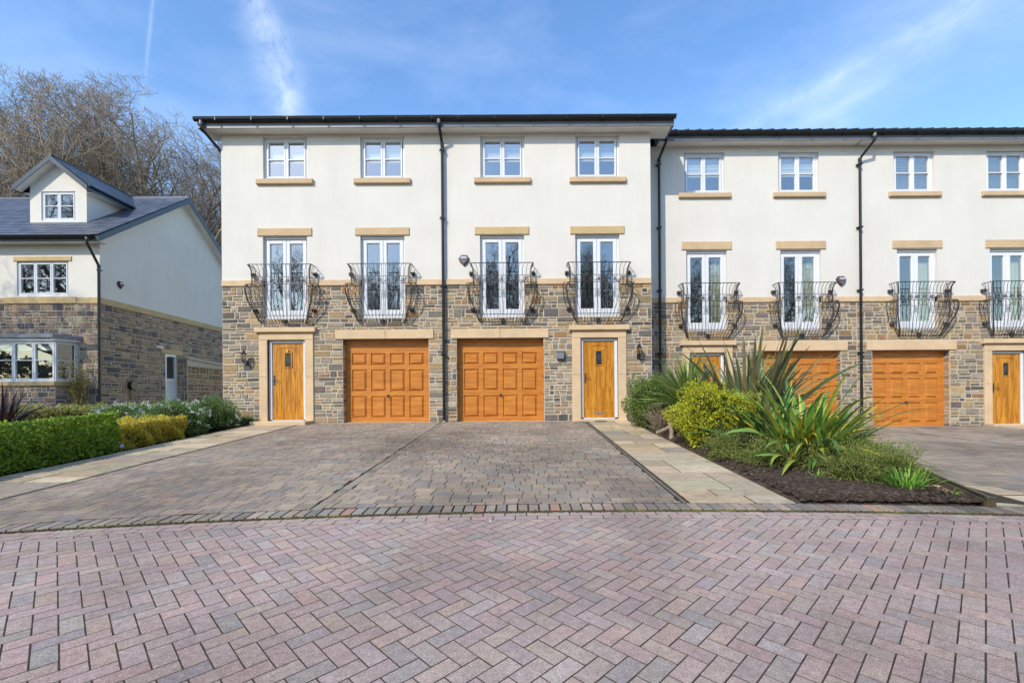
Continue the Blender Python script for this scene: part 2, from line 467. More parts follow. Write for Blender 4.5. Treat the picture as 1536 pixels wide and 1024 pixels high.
for k in range(7):
    x = -.60+k*.2; z = -.39; q = .052; y = -.24
    mb.tube([(x-q, y, z-q), (x+q, y, z-q), (x+q, y, z+q), (x-q, y, z+q), (x-q, y, z-q)], .010, 4, False)
    mb.box(x-.026, x+.026, y-.006, y+.006, z-.026, z+.026)
    for a in (-1, 1):
        mb.tube([(x+a*.04, y, z), (x+a*.09, y, z+.03*a)], .004, 4)
ME_SQ = mb.mesh('square_rosettes', M_IRON)
ME_BRK = []
for s in (-1, 1):
    for z, xx in ((-.2, .80), (-1.12, .76)):
        mb = MB(); mb.box(s*xx-.045, s*xx+.045, -.10, 0, z-.04, z+.04, .02)
        mb.tube([(s*xx, -.08, z), (s*(xx-.05), -.16, z+.01)], .012, 5); ME_BRK.append(mb.mesh('wall_bracket', M_IRON))
mb = MB(); mb.box(-.045, .045, -.08, 0, -1.46, -1.36, .01)
ME_BRK.append(mb.mesh('wall_bracket', M_IRON))
def balcony(house, x, y, z):
    b = link('balcony', ME_RAILS, house, (x, y, z))
    for n_, m_ in (('bars', ME_BARS), ('square_rosettes', ME_SQ), *[('wall_bracket', q) for q in ME_BRK]): link(n_, m_, b, (x, y, z))
    return b
# garage door, local: x centre, z bottom, y=0 door face
def garage_mb(w=2.16, h=2.14):
    mb = MB(); xs = [-w/2]; zs = [0]
    px = [(.115+k*.51, .115+k*.51+.40) for k in range(4)]
    pz = [(.11, .70), (.82, 1.41), (1.53, 1.85)]
    panels = [(-w/2+a, -w/2+b, c, d) for a, b in px for c, d in pz]
    panel(mb, Vector((0, 0, 0)), XV, -YV, -w/2, w/2, 0, h, [p for p in panels])
    def rg(a, b, c, d, i, y): return [(a+i, y, c+i), (b-i, y, c+i), (b-i, y, d-i), (a+i, y, d-i)]
    for a, b, c, d in panels:
        L = [rg(a, b, c, d, 0, 0), rg(a, b, c, d, .014, .030), rg(a, b, c, d, .024, .030), rg(a, b, c, d, .066, -.010)]
        for A, B in zip(L, L[1:]):
            for k in range(4):
                l = (k+1) % 4; mb.quad(A[k], A[l], B[l], B[k])
        mb.quad(*L[-1])
    mb.box(-w/2, w/2, .032, .05, 0, h)
    for z in (.75, 1.46): mb.box(-w/2, w/2, -.0015, .01, z-.002, z+.002)
    return mb
ME_GD = garage_mb().mesh('garage_door', M_GAR)
mb = MB(); mb.box(-1.13, -1.082, -.02, .05, 0, 2.18, .006); mb.box(1.082, 1.13, -.02, .05, 0, 2.18, .006); mb.box(-1.13, 1.13, -.02, .05, 2.142, 2.20, .006)
ME_GFR = mb.mesh('door_frame', M_GAR)
mb = MB(); mb.box(-.035, .035, -.012, 0, -.035, .035, .004); mb.tube([(0, -.01, 0), (0, -.05, 0)], .012, 8); mb.tube([(-.02, -.05, .02), (.035, -.05, -.035)], .012, 6)
ME_GH = mb.mesh('handle', M_IRON)
mb = MB(); mb.box(-1.15, 1.15, -.12, .06, -.09, -.004, .01); ME_GSIL = mb.mesh('threshold', M_SURR)
# front door, local: x centre, z bottom
def oak_mb(w=.80, h=1.98):
    mb = MB(); a, b = -w/2, w/2
    mb.box(a, b, .012, .05, 0, h)
    ax, bx = a+.10, b-.10
    mb.box(a, ax, 0, .012, 0, h, .004); mb.box(bx, b, 0, .012, 0, h, .004); mb.box(ax, bx, 0, .012, 0, .22, .004)
    n = 10                                   # arched head rail
    for k in range(n):
        x0 = ax+(bx-ax)*k/n; x1 = ax+(bx-ax)*(k+1)/n
        f = lambda x: h-.17+.07*(1-((x)/(bx))**2)
        mb.prism([(x0, 0, f(x0)), (x1, 0, f(x1)), (x1, 0, h), (x0, 0, h)], (0, .012, 0))
    wx, z0, z1 = .075, 1.38, 1.73
    nb = 5; pw = (bx-ax)/nb
    for k in range(nb):
        x0, x1 = ax+k*pw+.003, ax+(k+1)*pw-.003
        top = h-.14
        for c, d in ((.225, z0-.03), (z1+.03, top)) if (x0 < wx and x1 > -wx) else ((.225, top),):
            mb.box(x0, x1, .006, .013, c, d, .002)
    for (p, q, r, s) in ((-wx-.03, -wx, z0-.03, z1+.03), (wx, wx+.03, z0-.03, z1+.03), (-wx, wx, z0-.03, z0), (-wx, wx, z1, z1+.03)):
        mb.box(p, q, -.012, .013, r, s, .004)
    return mb
ME_OAK = oak_mb().mesh('door_leaf', M_OAK)
mb = MB(); mb.quad((-.075, .004, 1.38), (.075, .004, 1.38), (.075, .004, 1.73), (-.075, .004, 1.73)); ME_DG = mb.mesh('glass', simple('leaded_glass', (.02, .022, .025), .2, .8, 0, .5, 25))
mb = MB()
for k in range(-2, 5):
    for s in (-1, 1):
        pts = [(x, 0, 1.38+.09*k+.0+s*(x)*1.3+.05) for x in (-.073, .073)]
        if all(1.385 < p[2] < 1.725 for p in pts): mb.tube(pts, .003, 4)
ME_DL = mb.mesh('leading', M_LEAD)
mb = MB(); mb.box(-.375, -.335, -.010, 0, .90, 1.14, .003); mb.tube([(-.355, -.01, 1.04), (-.355, -.05, 1.04), (-.33, -.055, 1.04), (-.22, -.055, 1.035)], .009, 6); mb.tube([(-.355, -.012, 1.14), (-.355, -.012, 1.17)], [.016, .004], 6)
ME_DH = mb.mesh('handle', M_IRON)
mb = MB(); mb.box(-.13, .13, -.010, 0, .10, .145, .004); ME_LP = mb.mesh('letter_plate', M_STEEL)
mb = MB(); mb.tube([(0, 0, 1.80), (0, -.03, 1.80)], .02, 10); mb.tube([(0, -.03, 1.80), (.0, -.035, 1.755)], .009, 6); ME_KN = mb.mesh('knocker', M_BRASS)
mb = MB()
for s in (-1, 1): mb.box(*sorted((s*.405, s*.485)), -.03, .07, 0, 2.06, .008)
mb.box(-.405, .405, -.03, .07, 1.99, 2.06, .008); mb.box(-.405, .405, -.03, .07, -.03, -.003, .006)
ME_DFR = mb.mesh('door_frame', M_UPVC)
# ------------------------------------------------------------------ terraced houses
def gutter(mb, x0, x1, y, z, r=.06, n=8):
    """half round gutter along X"""
    for sgn, rr in ((1, r), (-1, r-.006)):
        for k in range(n):
            a0, a1 = math.pi+math.pi*k/n, math.pi+math.pi*(k+1)/n
            p = [(y+rr*math.cos(a), z+rr*math.sin(a)) for a in (a0, a1)]
            mb.quad((x0, p[0][0], p[0][1]), (x1, p[0][0], p[0][1]), (x1, p[1][0], p[1][1]), (x0, p[1][0], p[1][1]))
    for s in (-1, 1): mb.tube([(x0, y+s*r, z), (x1, y+s*r, z)], .008, 5)
    for x in (x0, x1):
        mb.prism([(x, y+r*math.cos(math.pi+math.pi*k/n), z+r*math.sin(math.pi+math.pi*k/n)) for k in range(n+1)], (.006, 0, 0))
def ribbon_slates(mb, x0, x1, ye, ze, yr, zr, seed, row=.19, wd=.28, th=.012, base=(.085, .095, .115), clip=None):
    """courses of slates from eave (ye,ze) up to ridge (yr,zr) between x0..x1"""
    r = random.Random(seed); L = math.hypot(yr-ye, zr-ze); n = int(L/row)
    ux, uz = (yr-ye)/L, (zr-ze)/L; nx, nz = -uz*(1 if yr > ye else -1), abs(ux)
    for k in range(n+1):
        s0 = k*row; s1 = min(L, s0+row*1.08)
        if s0 >= L: break
        x = x0-(wd*.5 if k % 2 else 0)
        while x < x1:
            a, b = max(x, x0), min(x+wd, x1)
            if b-a > .02 and not (clip and clip((a+b)/2, s0+row/2)):
                j = r.uniform(.75, 1.3); mb.col = tuple(c*j for c in base)
                t = th+r.uniform(0, .004)
                p0 = (ye+ux*s0+nx*t, ze+uz*s0+nz*t); q0 = (ye+ux*s0, ze+uz*s0)
                p1 = (ye+ux*s1+nx*.001, ze+uz*s1+nz*.001)
                mb.quad((a+.002, p0[0], p0[1]), (b-.002, p0[0], p0[1]), (b-.002, p1[0], p1[1]), (a+.002, p1[0], p1[1]))
                mb.quad((a+.002, q0[0], q0[1]), (b-.002, q0[0], q0[1]), (b-.002, p0[0], p0[1]), (a+.002, p0[0], p0[1]))
            x += wd
def downpipe(house, pts, r=.036, label=None):
    mb = MB(); mb.tube(pts, r, 12)
    o = mb.build('downpipe', M_BLACK, house, smooth=False)
    p0, p1 = Vector(pts[-2]), Vector(pts[-1]); z = p0.z-.15
    while z > p1.z+.3:
        k = MB(); k.box(p0.x-.048, p0.x+.048, p0.y-.046, p0.y+.09, z-.022, z+.022); k.box(p0.x-.085, p0.x-.045, p0.y+.03, p0.y+.05, z-.015, z+.015); z -= 1.75
        k.build('pipe_bracket', M_BLACK, o)
    k = MB(); k.tube([(p0.x, p0.y, p0.z+.02), (p0.x, p0.y, p0.z-.07)], r+.010, 12); k.build('pipe_collar', M_BLACK, o)
    if len(pts) > 2:
        j = MB(); q = Vector(pts[0]); j.tube([(q.x, q.y, q.z+.04), (q.x, q.y, q.z-.12)], .045, 12); j.build('outlet', M_FASC, o)
    return o
def townhouse(label, x0, x1, Y, zb, zs, ztop, wins, frs, gar, door, kz, seed, group, left_end=False, right_end=False, letter=False, knock=False, blinds=('roller',)*2, curt=(0, 0), ex0=None, ex1=None, tilebump=False, depth=9.0, lint=M_SAND):
    H = empty('townhouse', ((x0+x1)/2, Y, zb), label, 'house', group)
    zw0, zw1 = kz['win']; zf0, zf1 = kz['fr']; zg1 = kz['gar']; zgl = kz['garl']; zl0, zl1 = kz['lint']
    org = Vector((0, Y, 0)); N = -YV
    ho = []                                      # openings of both walls
    for x in wins: ho.append((x-.57, x+.57, zw0, zw1, .2))
    for x in frs: ho.append((x-.57, x+.57, zf0, zf1, .2))
    ga, gb = gar; ho.append((ga, gb, zb+.0, zg1, .26))
    dx = door; sx0, sx1 = dx-.70, dx+.70; ho.append((dx-.485, dx+.485, zb+.02, kz['dtop'], .14))
    mb = MB(); panel(mb, org, XV, N, x0, x1, zs[1]-.002, ztop, ho); mb2 = mb
    mb.build('rendered_wall', M_REND, H)
    mb = MB(); panel(mb, org+YV*.004, XV, N, x0, x1, zb-.35, zs[0]+.002, ho); sw = mb.build('stone_wall', M_MORT, H)
    mb = MB()
    hs = [h[:4] for h in ho[:-2]]+[(ga, gb, zb, zgl[0]), (gb and gb-2.22-.15, gb+.13, zgl[0], zgl[1]) if False else (kz['glx'][0]+ga, kz['glx'][1]+gb, zgl[0], zgl[1]), (sx0, sx1, zb-.02, kz['cap'][0]), (sx0-.08, sx1+.08, kz['cap'][0], kz['cap'][1])]
    stones(mb, org, XV, N, x0, x1, zb-.22, zs[0], hs, PAL_A, seed)
    # garage jambs get stones too
    stones(mb, Vector((ga, Y+.012, 0)), YV, XV, .0, .22, zb, zg1, [], PAL_A, seed+1)
    stones(mb, Vector((gb, Y+.012, 0)), YV, -XV, .0, .22, zb, zg1, [], PAL_A, seed+2)
    mb.build('stonework', M_STONE, sw, cols=True)
    # string course, broken at the french doors
    x = x0; segs = []
    for f in sorted(frs): segs.append((x, f-.57)); x = f+.57
    segs.append((x, x1)); r = random.Random(seed)
    for a, b in segs:
        u = a; mb = MB()
        while u < b-.02:
            w_ = r.uniform(.9, 1.3)
            if b-u-w_ < .4: w_ = b-u
            mb.box(u+.003, u+w_-.003, Y-.035, Y+.02, zs[0], zs[1], .008); u += w_
        mb.build('string_course', M_SURR, H)
    # windows
    for i, x in enumerate(wins):
        o = link('window', ME_WF, H, (x, Y, zw0)); o.scale.z = (zw1-zw0)/1.10; link('glass', ME_WP, o, (x, Y, zw0))
        if blinds[i]: link('blind', ME_BL if blinds[i] == 'roller' else ME_VB, o, (x, Y, zw0))
        m = MB(); m.box(x-.73, x+.73, Y-.075, Y+.07, zw0-.135, zw0-.004, .012); m.build('sill', M_SAND, H)
    for i, x in enumerate(frs):
        o = link('french_door', ME_FF, H, (x, Y, zf0)); o.scale.z = (zf1-zf0)/2.12
        for a, g in FL:
            l = link('door_leaf', a, o, (x, Y, zf0)); l2 = link('glass', g, o, (x, Y, zf0))
        if curt[i]: link('curtain', ME_CUR, o, (x, Y, zf0))
        m = MB(); m.box(x-.70, x+.70, Y-.03, Y+.10, zl0, zl1, .01); m.build('lintel', lint, H)
        balcony(H, x, Y, kz['bal'])
    # garage
    gc = (ga+gb)/2
    m = MB(); a_, b_ = kz['glx'][0]+ga, kz['glx'][1]+gb
    m.box(a_, gc-.003, Y-.03, Y+.10, zgl[0], zgl[1], .008); m.box(gc+.003, b_, Y-.03, Y+.10, zgl[0], zgl[1], .008)
    m.build('garage_lintel', M_SURR, H)
    sc = (gb-ga)/2.26
    g = link('garage_door', ME_GD, H, (gc, Y+.2, zb+.01)); g.scale = (sc, 1, (zg1-zb-.02)/2.2)
    g2 = link('door_frame', ME_GFR, g, (gc, Y+.2, zb+.01)); link('handle', ME_GH, g, (gc, Y+.2, zb+.01)).location = (0.0, 0, .70)
    link('threshold', ME_GSIL, g, (gc, Y+.2, zb+.01))
    # front door
    m = MB()
    for s in (-1, 1):
        zz = zb-.02
        for q in ((zb+1.2), kz['dtop']):
            xa, xb = sorted((dx+s*.485, dx+s*.70)); m.box(xa, xb, Y-.035, Y+.12, zz, q-.003, .008); zz = q
    m.box(sx0, sx1, Y-.038, Y+.12, kz['dtop'], kz['cap'][0]-.003, .008); m.box(sx0-.08, sx1+.08, Y-.11, Y+.1, kz['cap'][0], kz['cap'][1], .012)
    m.build('door_surround', M_SURR, H)
    dz = kz['dtop']-2.065; o = link('front_door', ME_OAK, H, (dx, Y+.08, dz))
    for n_, m_ in (('door_frame', ME_DFR), ('glass', ME_DG), ('leading', ME_DL), ('handle', ME_DH)): link(n_, m_, o, (dx, Y+.08, dz))
    if letter: link('letter_plate', ME_LP, o, (dx, Y+.08, dz))
    if knock: link('knocker', ME_KN, o, (dx, Y+.08, dz))
    # shell behind the facade
    m = MB()
    for a, b in ((x0+.3, x1-.3),):
        m.quad((a, Y+1.6, zb), (b, Y+1.6, zb), (b, Y+1.6, ztop-.02), (a, Y+1.6, ztop-.02))
    for z in (zs[0]-1.0, 6.2): m.quad((x0+.3, Y+.25, z), (x1-.3, Y+.25, z), (x1-.3, Y+1.6, z), (x0+.3, Y+1.6, z))
    m.build('interior', M_DARK, H)
    m = MB()
    if left_end:
        m.quad((x0, Y, zb-.3), (x0, Y+depth, zb-.3), (x0, Y+depth, ztop), (x0, Y, ztop)); m.face(*[len(m.v)+k for k in range(3)]); m.v += [(x0, Y, ztop), (x0, Y+depth, ztop), (x0, Y+depth/2, ztop+depth/2*.56)]
    if right_end:
        m.quad((x1, Y, zb-.3), (x1, Y+depth, zb-.3), (x1, Y+depth, ztop), (x1, Y, ztop)); m.face(*[len(m.v)+k for k in range(3)]); m.v += [(x1, Y, ztop), (x1, Y+depth, ztop), (x1, Y+depth/2, ztop+depth/2*.56)]
    m.quad((x0, Y+depth, zb-.3), (x1, Y+depth, zb-.3), (x1, Y+depth, ztop), (x0, Y+depth, ztop))
    m.build('side_wall', M_REND, H)
    # eaves
    a, b = (ex0 if ex0 is not None else x0), (ex1 if ex1 is not None else x1)
    ov = .28; so = ztop-.002
    m = MB(); m.box(a+.02, b-.02, Y-ov, Y+.3 if (left_end or right_end) else Y-.001, so, so+.015); m.build('soffit', M_SOFF, H)
    m = MB(); m.box(a, b, Y-ov-.022, Y-ov, so-.012, so+.21, .003)
    if ex0 is not None: m.box(a-.022, a, Y-ov-.022, Y+.06, so-.012, so+.21)
    if ex1 is not None: m.box(b, b+.022, Y-ov-.022, Y+.06, so-.012, so+.21)
    m.build('fascia', M_FASC, H)
    m = MB(); ga_, gb_ = (a-.06 if ex0 is not None else a), (b+.04 if ex1 is not None else b)
    gutter(m, ga_, gb_, Y-ov-.09, so+.185, .064)
    x = a+.5
    while x < b: m.box(x-.012, x+.012, Y-ov-.162, Y-ov-.02, so+.115, so+.19); x += .9
    m.build('gutter', M_BLACK, H)
    m = MB(); pit = .52
    ye, ze = Y-ov-.10, so+.235; yr = Y+depth/2; zr = ze+(yr-ye)*pit
    ra, rb_ = (a-.08 if ex0 is not None else a), (b+.07 if ex1 is not None else b)
    m.col = (.05, .05, .055)
    m.prism([(ra, ye, ze-.02), (ra, yr, zr-.02), (ra, yr, zr-.07), (ra, ye+.06, ze-.05)], (rb_-ra, 0, 0)); m.prism([(ra, yr, zr-.02), (ra, 2*yr-ye, ze-.02), (ra, 2*yr-ye, ze-.06), (ra, yr, zr-.07)], (rb_-ra, 0, 0))
    ribbon_slates(m, ra, rb_, ye, ze-.015, yr, zr-.015, seed, .3, .32, .02, (.05, .052, .06))
    if tilebump:
        x = ra+.2
        while x < rb_: m.tube([(x, ye-.01, ze+.01), (x, ye+.5, ze+.01+.5*pit)], .022, 6); x += .33
    m.build('roof', M_SLATE, H, cols=True)
    return H
KA = dict(win=(7.17, 8.27), fr=(3.58, 5.70), lint=(5.71, 5.91), gar=3.04, garl=(3.04, 3.28), glx=(-.19, .13), dtop=3.03, cap=(3.22, 3.345), bal=4.90)
KB = dict(win=(7.18, 8.33), fr=(3.34, 5.58), lint=(5.60, 5.83), gar=2.76, garl=(2.76, 3.02), glx=(-.16, .18), dtop=2.72, cap=(2.92, 3.05), bal=4.60)
HA1 = townhouse('tall white house at the left end of the terrace, oak door left of its garage', -7.72, -2.03, YA, .88, (4.42, 4.57), 8.34, (-6.07, -3.56), (-6.09, -3.575), (-4.62, -2.40), -6.07, KA, 11, 'terraced houses in the white row', left_end=True, knock=True, ex0=-8.09)
HA2 = townhouse('tall white terraced house with a grey post box between garage and oak door', -2.03, 3.37, YA, .88, (4.42, 4.57), 8.34, (-.46, 2.0), (-.485, 1.98), (-1.68, .575), 2.01, dict(KA, glx=(-.14, .13)), 23, 'terraced houses in the white row', right_end=True, letter=True, ex1=3.87, lint=M_SAND2)
HB1 = townhouse('lower set back white terraced house half hidden behind the spiky planting bed', 3.30, 9.40, YB, .60, (4.12, 4.27), 8.50, (5.15, 7.8), (5.2, 7.84), (6.74, 8.95), 5.2, KB, 37, 'terraced houses in the white row', curt=(1, 1), ex0=3.80, tilebump=True, blinds=('roller', 'roller'))
HB2 = townhouse('lower set back white terraced house at the right edge with slatted blinds upstairs', 9.40, 15.6, YB, .60, (4.12, 4.27), 8.50, (11.04, 13.65), (11.11, 13.72), (9.83, 12.01), 13.66, KB, 41, 'terraced houses in the white row', curt=(1, 1), blinds=('slat', 'slat'), tilebump=True, right_end=True, ex1=16.0)
# downpipes
gy = YA-.37
downpipe(HA1, [(-2.03, gy, 8.50), (-2.03, gy, 8.36), (-2.0, YA-.085, 8.02), (-2.0, YA-.085, .93)])
downpipe(HA1, [(-7.98, gy, 8.50), (-7.98, gy, 8.30), (-7.78, YA-.02, 7.98), (-7.78, YA+.2, 7.9), (-7.78, YA+.2, .93)])
downpipe(HB1, [(3.98, YB-.37, 8.66), (3.98, YB-.37, 8.45), (3.86, YB-.085, 8.10), (3.86, YB-.085, .65)])
downpipe(HB1, [(9.66, YB-.37, 8.66), (9.66, YB-.37, 8.45), (9.46, YB-.085, 8.08), (9.46, YB-.085, .65)])
# ------------------------------------------------------------------ fittings on the walls
def alarm(x, y, z, label, N='front', col=(.05, .045, .05), grey=(.15, .145, .16)):
    o = empty('alarm_box', (x, y, z), label, 'alarm box', 'burglar alarm boxes on the walls')
    def pt(a, b, d): return (x+a, y-d, z+b) if N == 'front' else (x+d, y+a, z+b)
    sh = [(-.075, .13), (.075, .13), (.145, .04), (.11, -.06), (.0, -.17), (-.11, -.06), (-.145, .04)]
    def slab(name, k, d0, d1, m, oz=0):
        mb = MB(); n = len(sh)
        mb.v = [pt(a*k, b*k+oz, d0) for a, b in sh]+[pt(a*k*.86, b*k*.86+oz, d1) for a, b in sh]
        mb.face(*[n+i for i in range(n)])
        for i in range(n): mb.face(i, (i+1) % n, n+(i+1) % n, n+i)
        return mb.build(name, m, o)
    slab('back_plate', 1.0, 0, .05, simple('alarm_maroon', (.09, .035, .045), .35))
    slab('cover', .80, .05, .075, simple('alarm_grey', grey, .35))
    mb = MB(); a = [pt(-.075, .032, .0775), pt(.075, .032, .0775), pt(.075, .062, .0775), pt(-.075, .062, .0775)]; mb.quad(*a); mb.build('white_strip', M_UPVC, o)
    mb = MB(); a = [pt(-.03, -.075, .0775), pt(0, -.11, .0775), pt(.03, -.075, .0775), pt(0, -.045, .0775)]; mb.quad(*a); mb.build('red_lens', simple('red_lens', (.5, .08, .1), .3), o)
p = P(696, 390, YA); alarm(p.x, YA, p.z, 'dark alarm box with grey cover on the white wall right of the middle downpipe')
p = P(1261, 421, YB); alarm(p.x, YB, p.z, 'dark alarm box with red edge on the white wall left of the right hand downpipe', grey=(.09, .10, .13))
def lamp(x, z, label):
    y = YA-.018; o = empty('wall_lantern', (x, y, z), label, 'wall lamp', 'wall lanterns by the front doors')
    mb = MB(); mb.box(x-.035, x+.035, y-.02, y, z-.17, z-.04, .006); mb.tube([(x, y-.02, z-.10), (x, y-.10, z-.17), (x-.01, y-.15, z-.13), (x-.01, y-.15, z-.09)], .012, 6); mb.build('bracket', M_BLACK, o)
    c = (x-.01, y-.15)
    mb = MB(); mb.tube([(*c, z-.10), (*c, z-.07)], [.03, .045], 6); mb.tube([(*c, z+.10), (*c, z+.14), (*c, z+.19)], [.085, .05, .012], 6); mb.tube([(*c, z+.19), (*c, z+.22)], .01, 5)
    for k in range(6):
        a = k*math.pi/3+math.pi/6; mb.tube([(c[0]+.045*math.cos(a), c[1]+.045*math.sin(a), z-.07), (c[0]+.07*math.cos(a), c[1]+.07*math.sin(a), z+.10)], .005, 4)
    mb.build('lantern_frame', M_BLACK, o)
    mb = MB(); mb.tube([(*c, z-.068), (*c, z+.098)], [.04, .064], 6); mb.build('glass', glass('lantern_glass', .15, (.8, .8, .78)) if 'lantern_glass' not in bpy.data.materials else bpy.data.materials['lantern_glass'], o)
p = P(372, 538, YA); lamp(p.x, p.z, 'black lantern on the stone wall left of the left oak front door')
p = P(957, 528, YA); lamp(p.x, p.z, 'black lantern on the stone wall right of the middle front door above the bush')
p = P(840, 532, YA)
o = empty('post_box', (p.x, YA-.02, p.z), 'small grey metal post box on the stone wall between the garage and the front door', 'post box')
mb = MB(); mb.box(p.x-.095, p.x+.095, YA-.11, YA-.012, p.z-.115, p.z+.08, .01); mb.build('box', simple('post_box_grey', (.20, .21, .25), .4), o)
mb = MB(); mb.prism([(p.x-.105, YA-.13, p.z+.075), (p.x-.105, YA-.012, p.z+.083), (p.x-.105, YA-.012, p.z+.115), (p.x-.105, YA-.13, p.z+.092)], (.21, 0, 0)); mb.build('lid', simple('post_box_lid', (.26, .27, .31), .4), o)
# ------------------------------------------------------------------ ground
V = []; Fq = []
xs = [-150, -60, -30, -20, -14, -10, -7, -5, -3, 0, 2, 3.5, 4.985, 5.015, 5.8, 7, 9, 12, 16, 25, 60, 150]
ys = [-150, -60, -30, -12, -4, -2, 0, 2, 3, 4, 4.3, 5, 6, 7, 8, 9, 10, 11, 12, 13, 14, 16, 18, 20, 24, 30, 60, 250]
for y in ys:
    for x in xs: V.append((x, y, hgt(x, y)-.03))
n = len(xs)
for j in range(len(ys)-1):
    for i in range(n-1): Fq.append((j*n+i, j*n+i+1, (j+1)*n+i+1, (j+1)*n+i))
tag(np_mesh('ground', V, Fq, M_GROUND), kind='structure')
def brick(mb, cs, z0, off, r, ins=.006, h=.02, tilt=.0015):
    """paver with corner list cs (x,y) ccw, bevelled"""
    m = len(cs); cx = sum(c[0] for c in cs)/m; cy = sum(c[1] for c in cs)/m; i = len(mb.v); dz = r.uniform(-tilt, tilt)
    for x, y in cs: mb.v.append((x, y, hgt(cx, cy)+GR*0+(hgt(x, y)-hgt(cx, cy) if (x < 5) == (cx < 5) else 0)+off-h))
    for x, y in cs:
        L = math.hypot(x-cx, y-cy) or 1; k = 1-ins*1.4/L
        X, Y_ = cx+(x-cx)*k, cy+(y-cy)*k; mb.v.append((X, Y_, hgt(X, Y_)+off+dz+r.uniform(-.0003, .0003)))
    for k in range(m):
        l = (k+1) % m; mb.face(i+k, i+l, i+m+l, i+m+k)
    mb.face(*[i+m+k for k in range(m)])
def strip(mb, xa, xb, ya, yb, off, nx=20, ny=14):
    """sheet following the terrain; ya,yb callables"""
    i0 = len(mb.v)
    for j in range(ny+1):
        for i in range(nx+1):
            x = xa+(xb-xa)*i/nx; y = ya(x)+(yb(x)-ya(x))*j/ny; mb.v.append((x, y, hgt(x, y)+off))
    for j in range(ny):
        for i in range(nx): k = i0+j*(nx+1)+i; mb.face(k, k+1, k+nx+2, k+nx+1)
r = random.Random(3)
PR = [((.41, .31, .265), 6), ((.40, .303, .26), 6), ((.39, .305, .265), 4), ((.42, .31, .26), 2.5), ((.345, .29, .26), 1.4), ((.42, .30, .245), .7), ((.41, .335, .29), 1.2)]
mb = MB(); c45 = math.sqrt(.5); U_ = .1015
for a in range(-150, 150):
    for b in range(-150, 150):
        k = (a-b) % 4
        if k == 0: q = [(a, b), (a+2, b), (a+2, b+1), (a, b+1)]
        elif k == 3: q = [(a, b), (a+1, b), (a+1, b+2), (a, b+2)]
        else: continue
        g = .0027
        x0, y0, x1, y1 = q[0][0]*U_+g, q[0][1]*U_+g, q[2][0]*U_-g, q[2][1]*U_-g
        if r.random() < .5: x0 += r.uniform(0, .0015); y1 -= r.uniform(0, .0015)
        cs = [(c45*(x+y), c45*(y-x)+2.6) for x, y in ((x0, y0), (x1, y0), (x1, y1), (x0, y1))]
        cx = sum(c[0] for c in cs)/4; cy = sum(c[1] for c in cs)/4
        if not (-9.5 < cx < 9.5 and -1.5 < cy): continue
        lim = [kerb_y(x)-.215 for x, _ in cs]
        if all(y > l for (_, y), l in zip(cs, lim)): continue
        if any(y > l for (_, y), l in zip(cs, lim)):            # cut the paver along the kerb
            o2 = []
            for q in range(4):
                (xa, ya), (xb, yb) = cs[q], cs[(q+1) % 4]; fa, fb = ya-lim[q], yb-lim[(q+1) % 4]
                if fa <= 0: o2.append((xa, ya))
                if fa*fb < 0: t = fa/(fa-fb); o2.append((xa+(xb-xa)*t, ya+(yb-ya)*t))
            cs = o2
            if len(cs) < 3 or max(c[1] for c in cs)-min(c[1] for c in cs) < .006: continue
        mb.col = pick(PR, r, .07); brick(mb, cs, 0, -.0, r, .0014, .02, .0003)
for row in range(2):                        # two stretcher rows along the kerb
    x = -9.5-.1*row
    while x < 9.5:
        a, b = x+.003, x+.205-.003; o_ = -.21+.105*row
        cs = [(a, kerb_y(a)+o_+.003), (b, kerb_y(b)+o_+.003), (b, kerb_y(b)+o_+.102), (a, kerb_y(a)+o_+.102)]
        mb.col = pick(PR, r, .07); brick(mb, cs, 0, .0, r, .002, .02, .0004); x += .205
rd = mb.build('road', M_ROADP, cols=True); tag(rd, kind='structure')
mb = MB(); strip(mb, -9.6, 9.6, lambda x: -1.6, lambda x: kerb_y(x)+.0, -.0016, 40, 20); tag(mb.build('road_joints', M_JOINT2), kind='structure')
mb = MB()                                   # road beyond the laid part, plain
for (a, b, c, d) in ((-40, 40, -3.6, -1.6), (-40, -9.6, -1.6, 2.2), (9.6, 40, -1.6, 3.0)):
    mb.quad((a, c, hgt(a, c)-.008), (b, c, hgt(b, c)-.008), (b, d, hgt(b, d)-.008), (a, d, hgt(a, d)-.008))
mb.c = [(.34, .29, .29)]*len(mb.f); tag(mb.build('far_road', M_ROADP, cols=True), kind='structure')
# kerb: raised header course
KO = .022
mb = MB(); x = -9.5
PK = [((.33, .27, .21), 4), ((.28, .245, .20), 3), ((.36, .28, .215), 2), ((.40, .25, .18), .3), ((.24, .21, .18), 2)]
while x < 9.5:
    w_ = .105; a, b = x+.004, x+w_-.004; sk = -.0
    cs = [(a, kerb_y(a)+.005), (b, kerb_y(b)+.005), (b, kerb_y(b)+.20), (a, kerb_y(a)+.20)]
    mb.col = pick(PK, r); brick(mb, cs, 0, KO, r, .009, .04, .002); x += w_
tag(mb.build('kerb', M_DRIVEP, cols=True), kind='structure')
mb = MB(); strip(mb, -9.5, 9.5, lambda x: kerb_y(x)-.0, lambda x: kerb_y(x)+.22, KO-.012, 60, 2); tag(mb.build('kerb_bedding', M_JOINT), kind='structure')
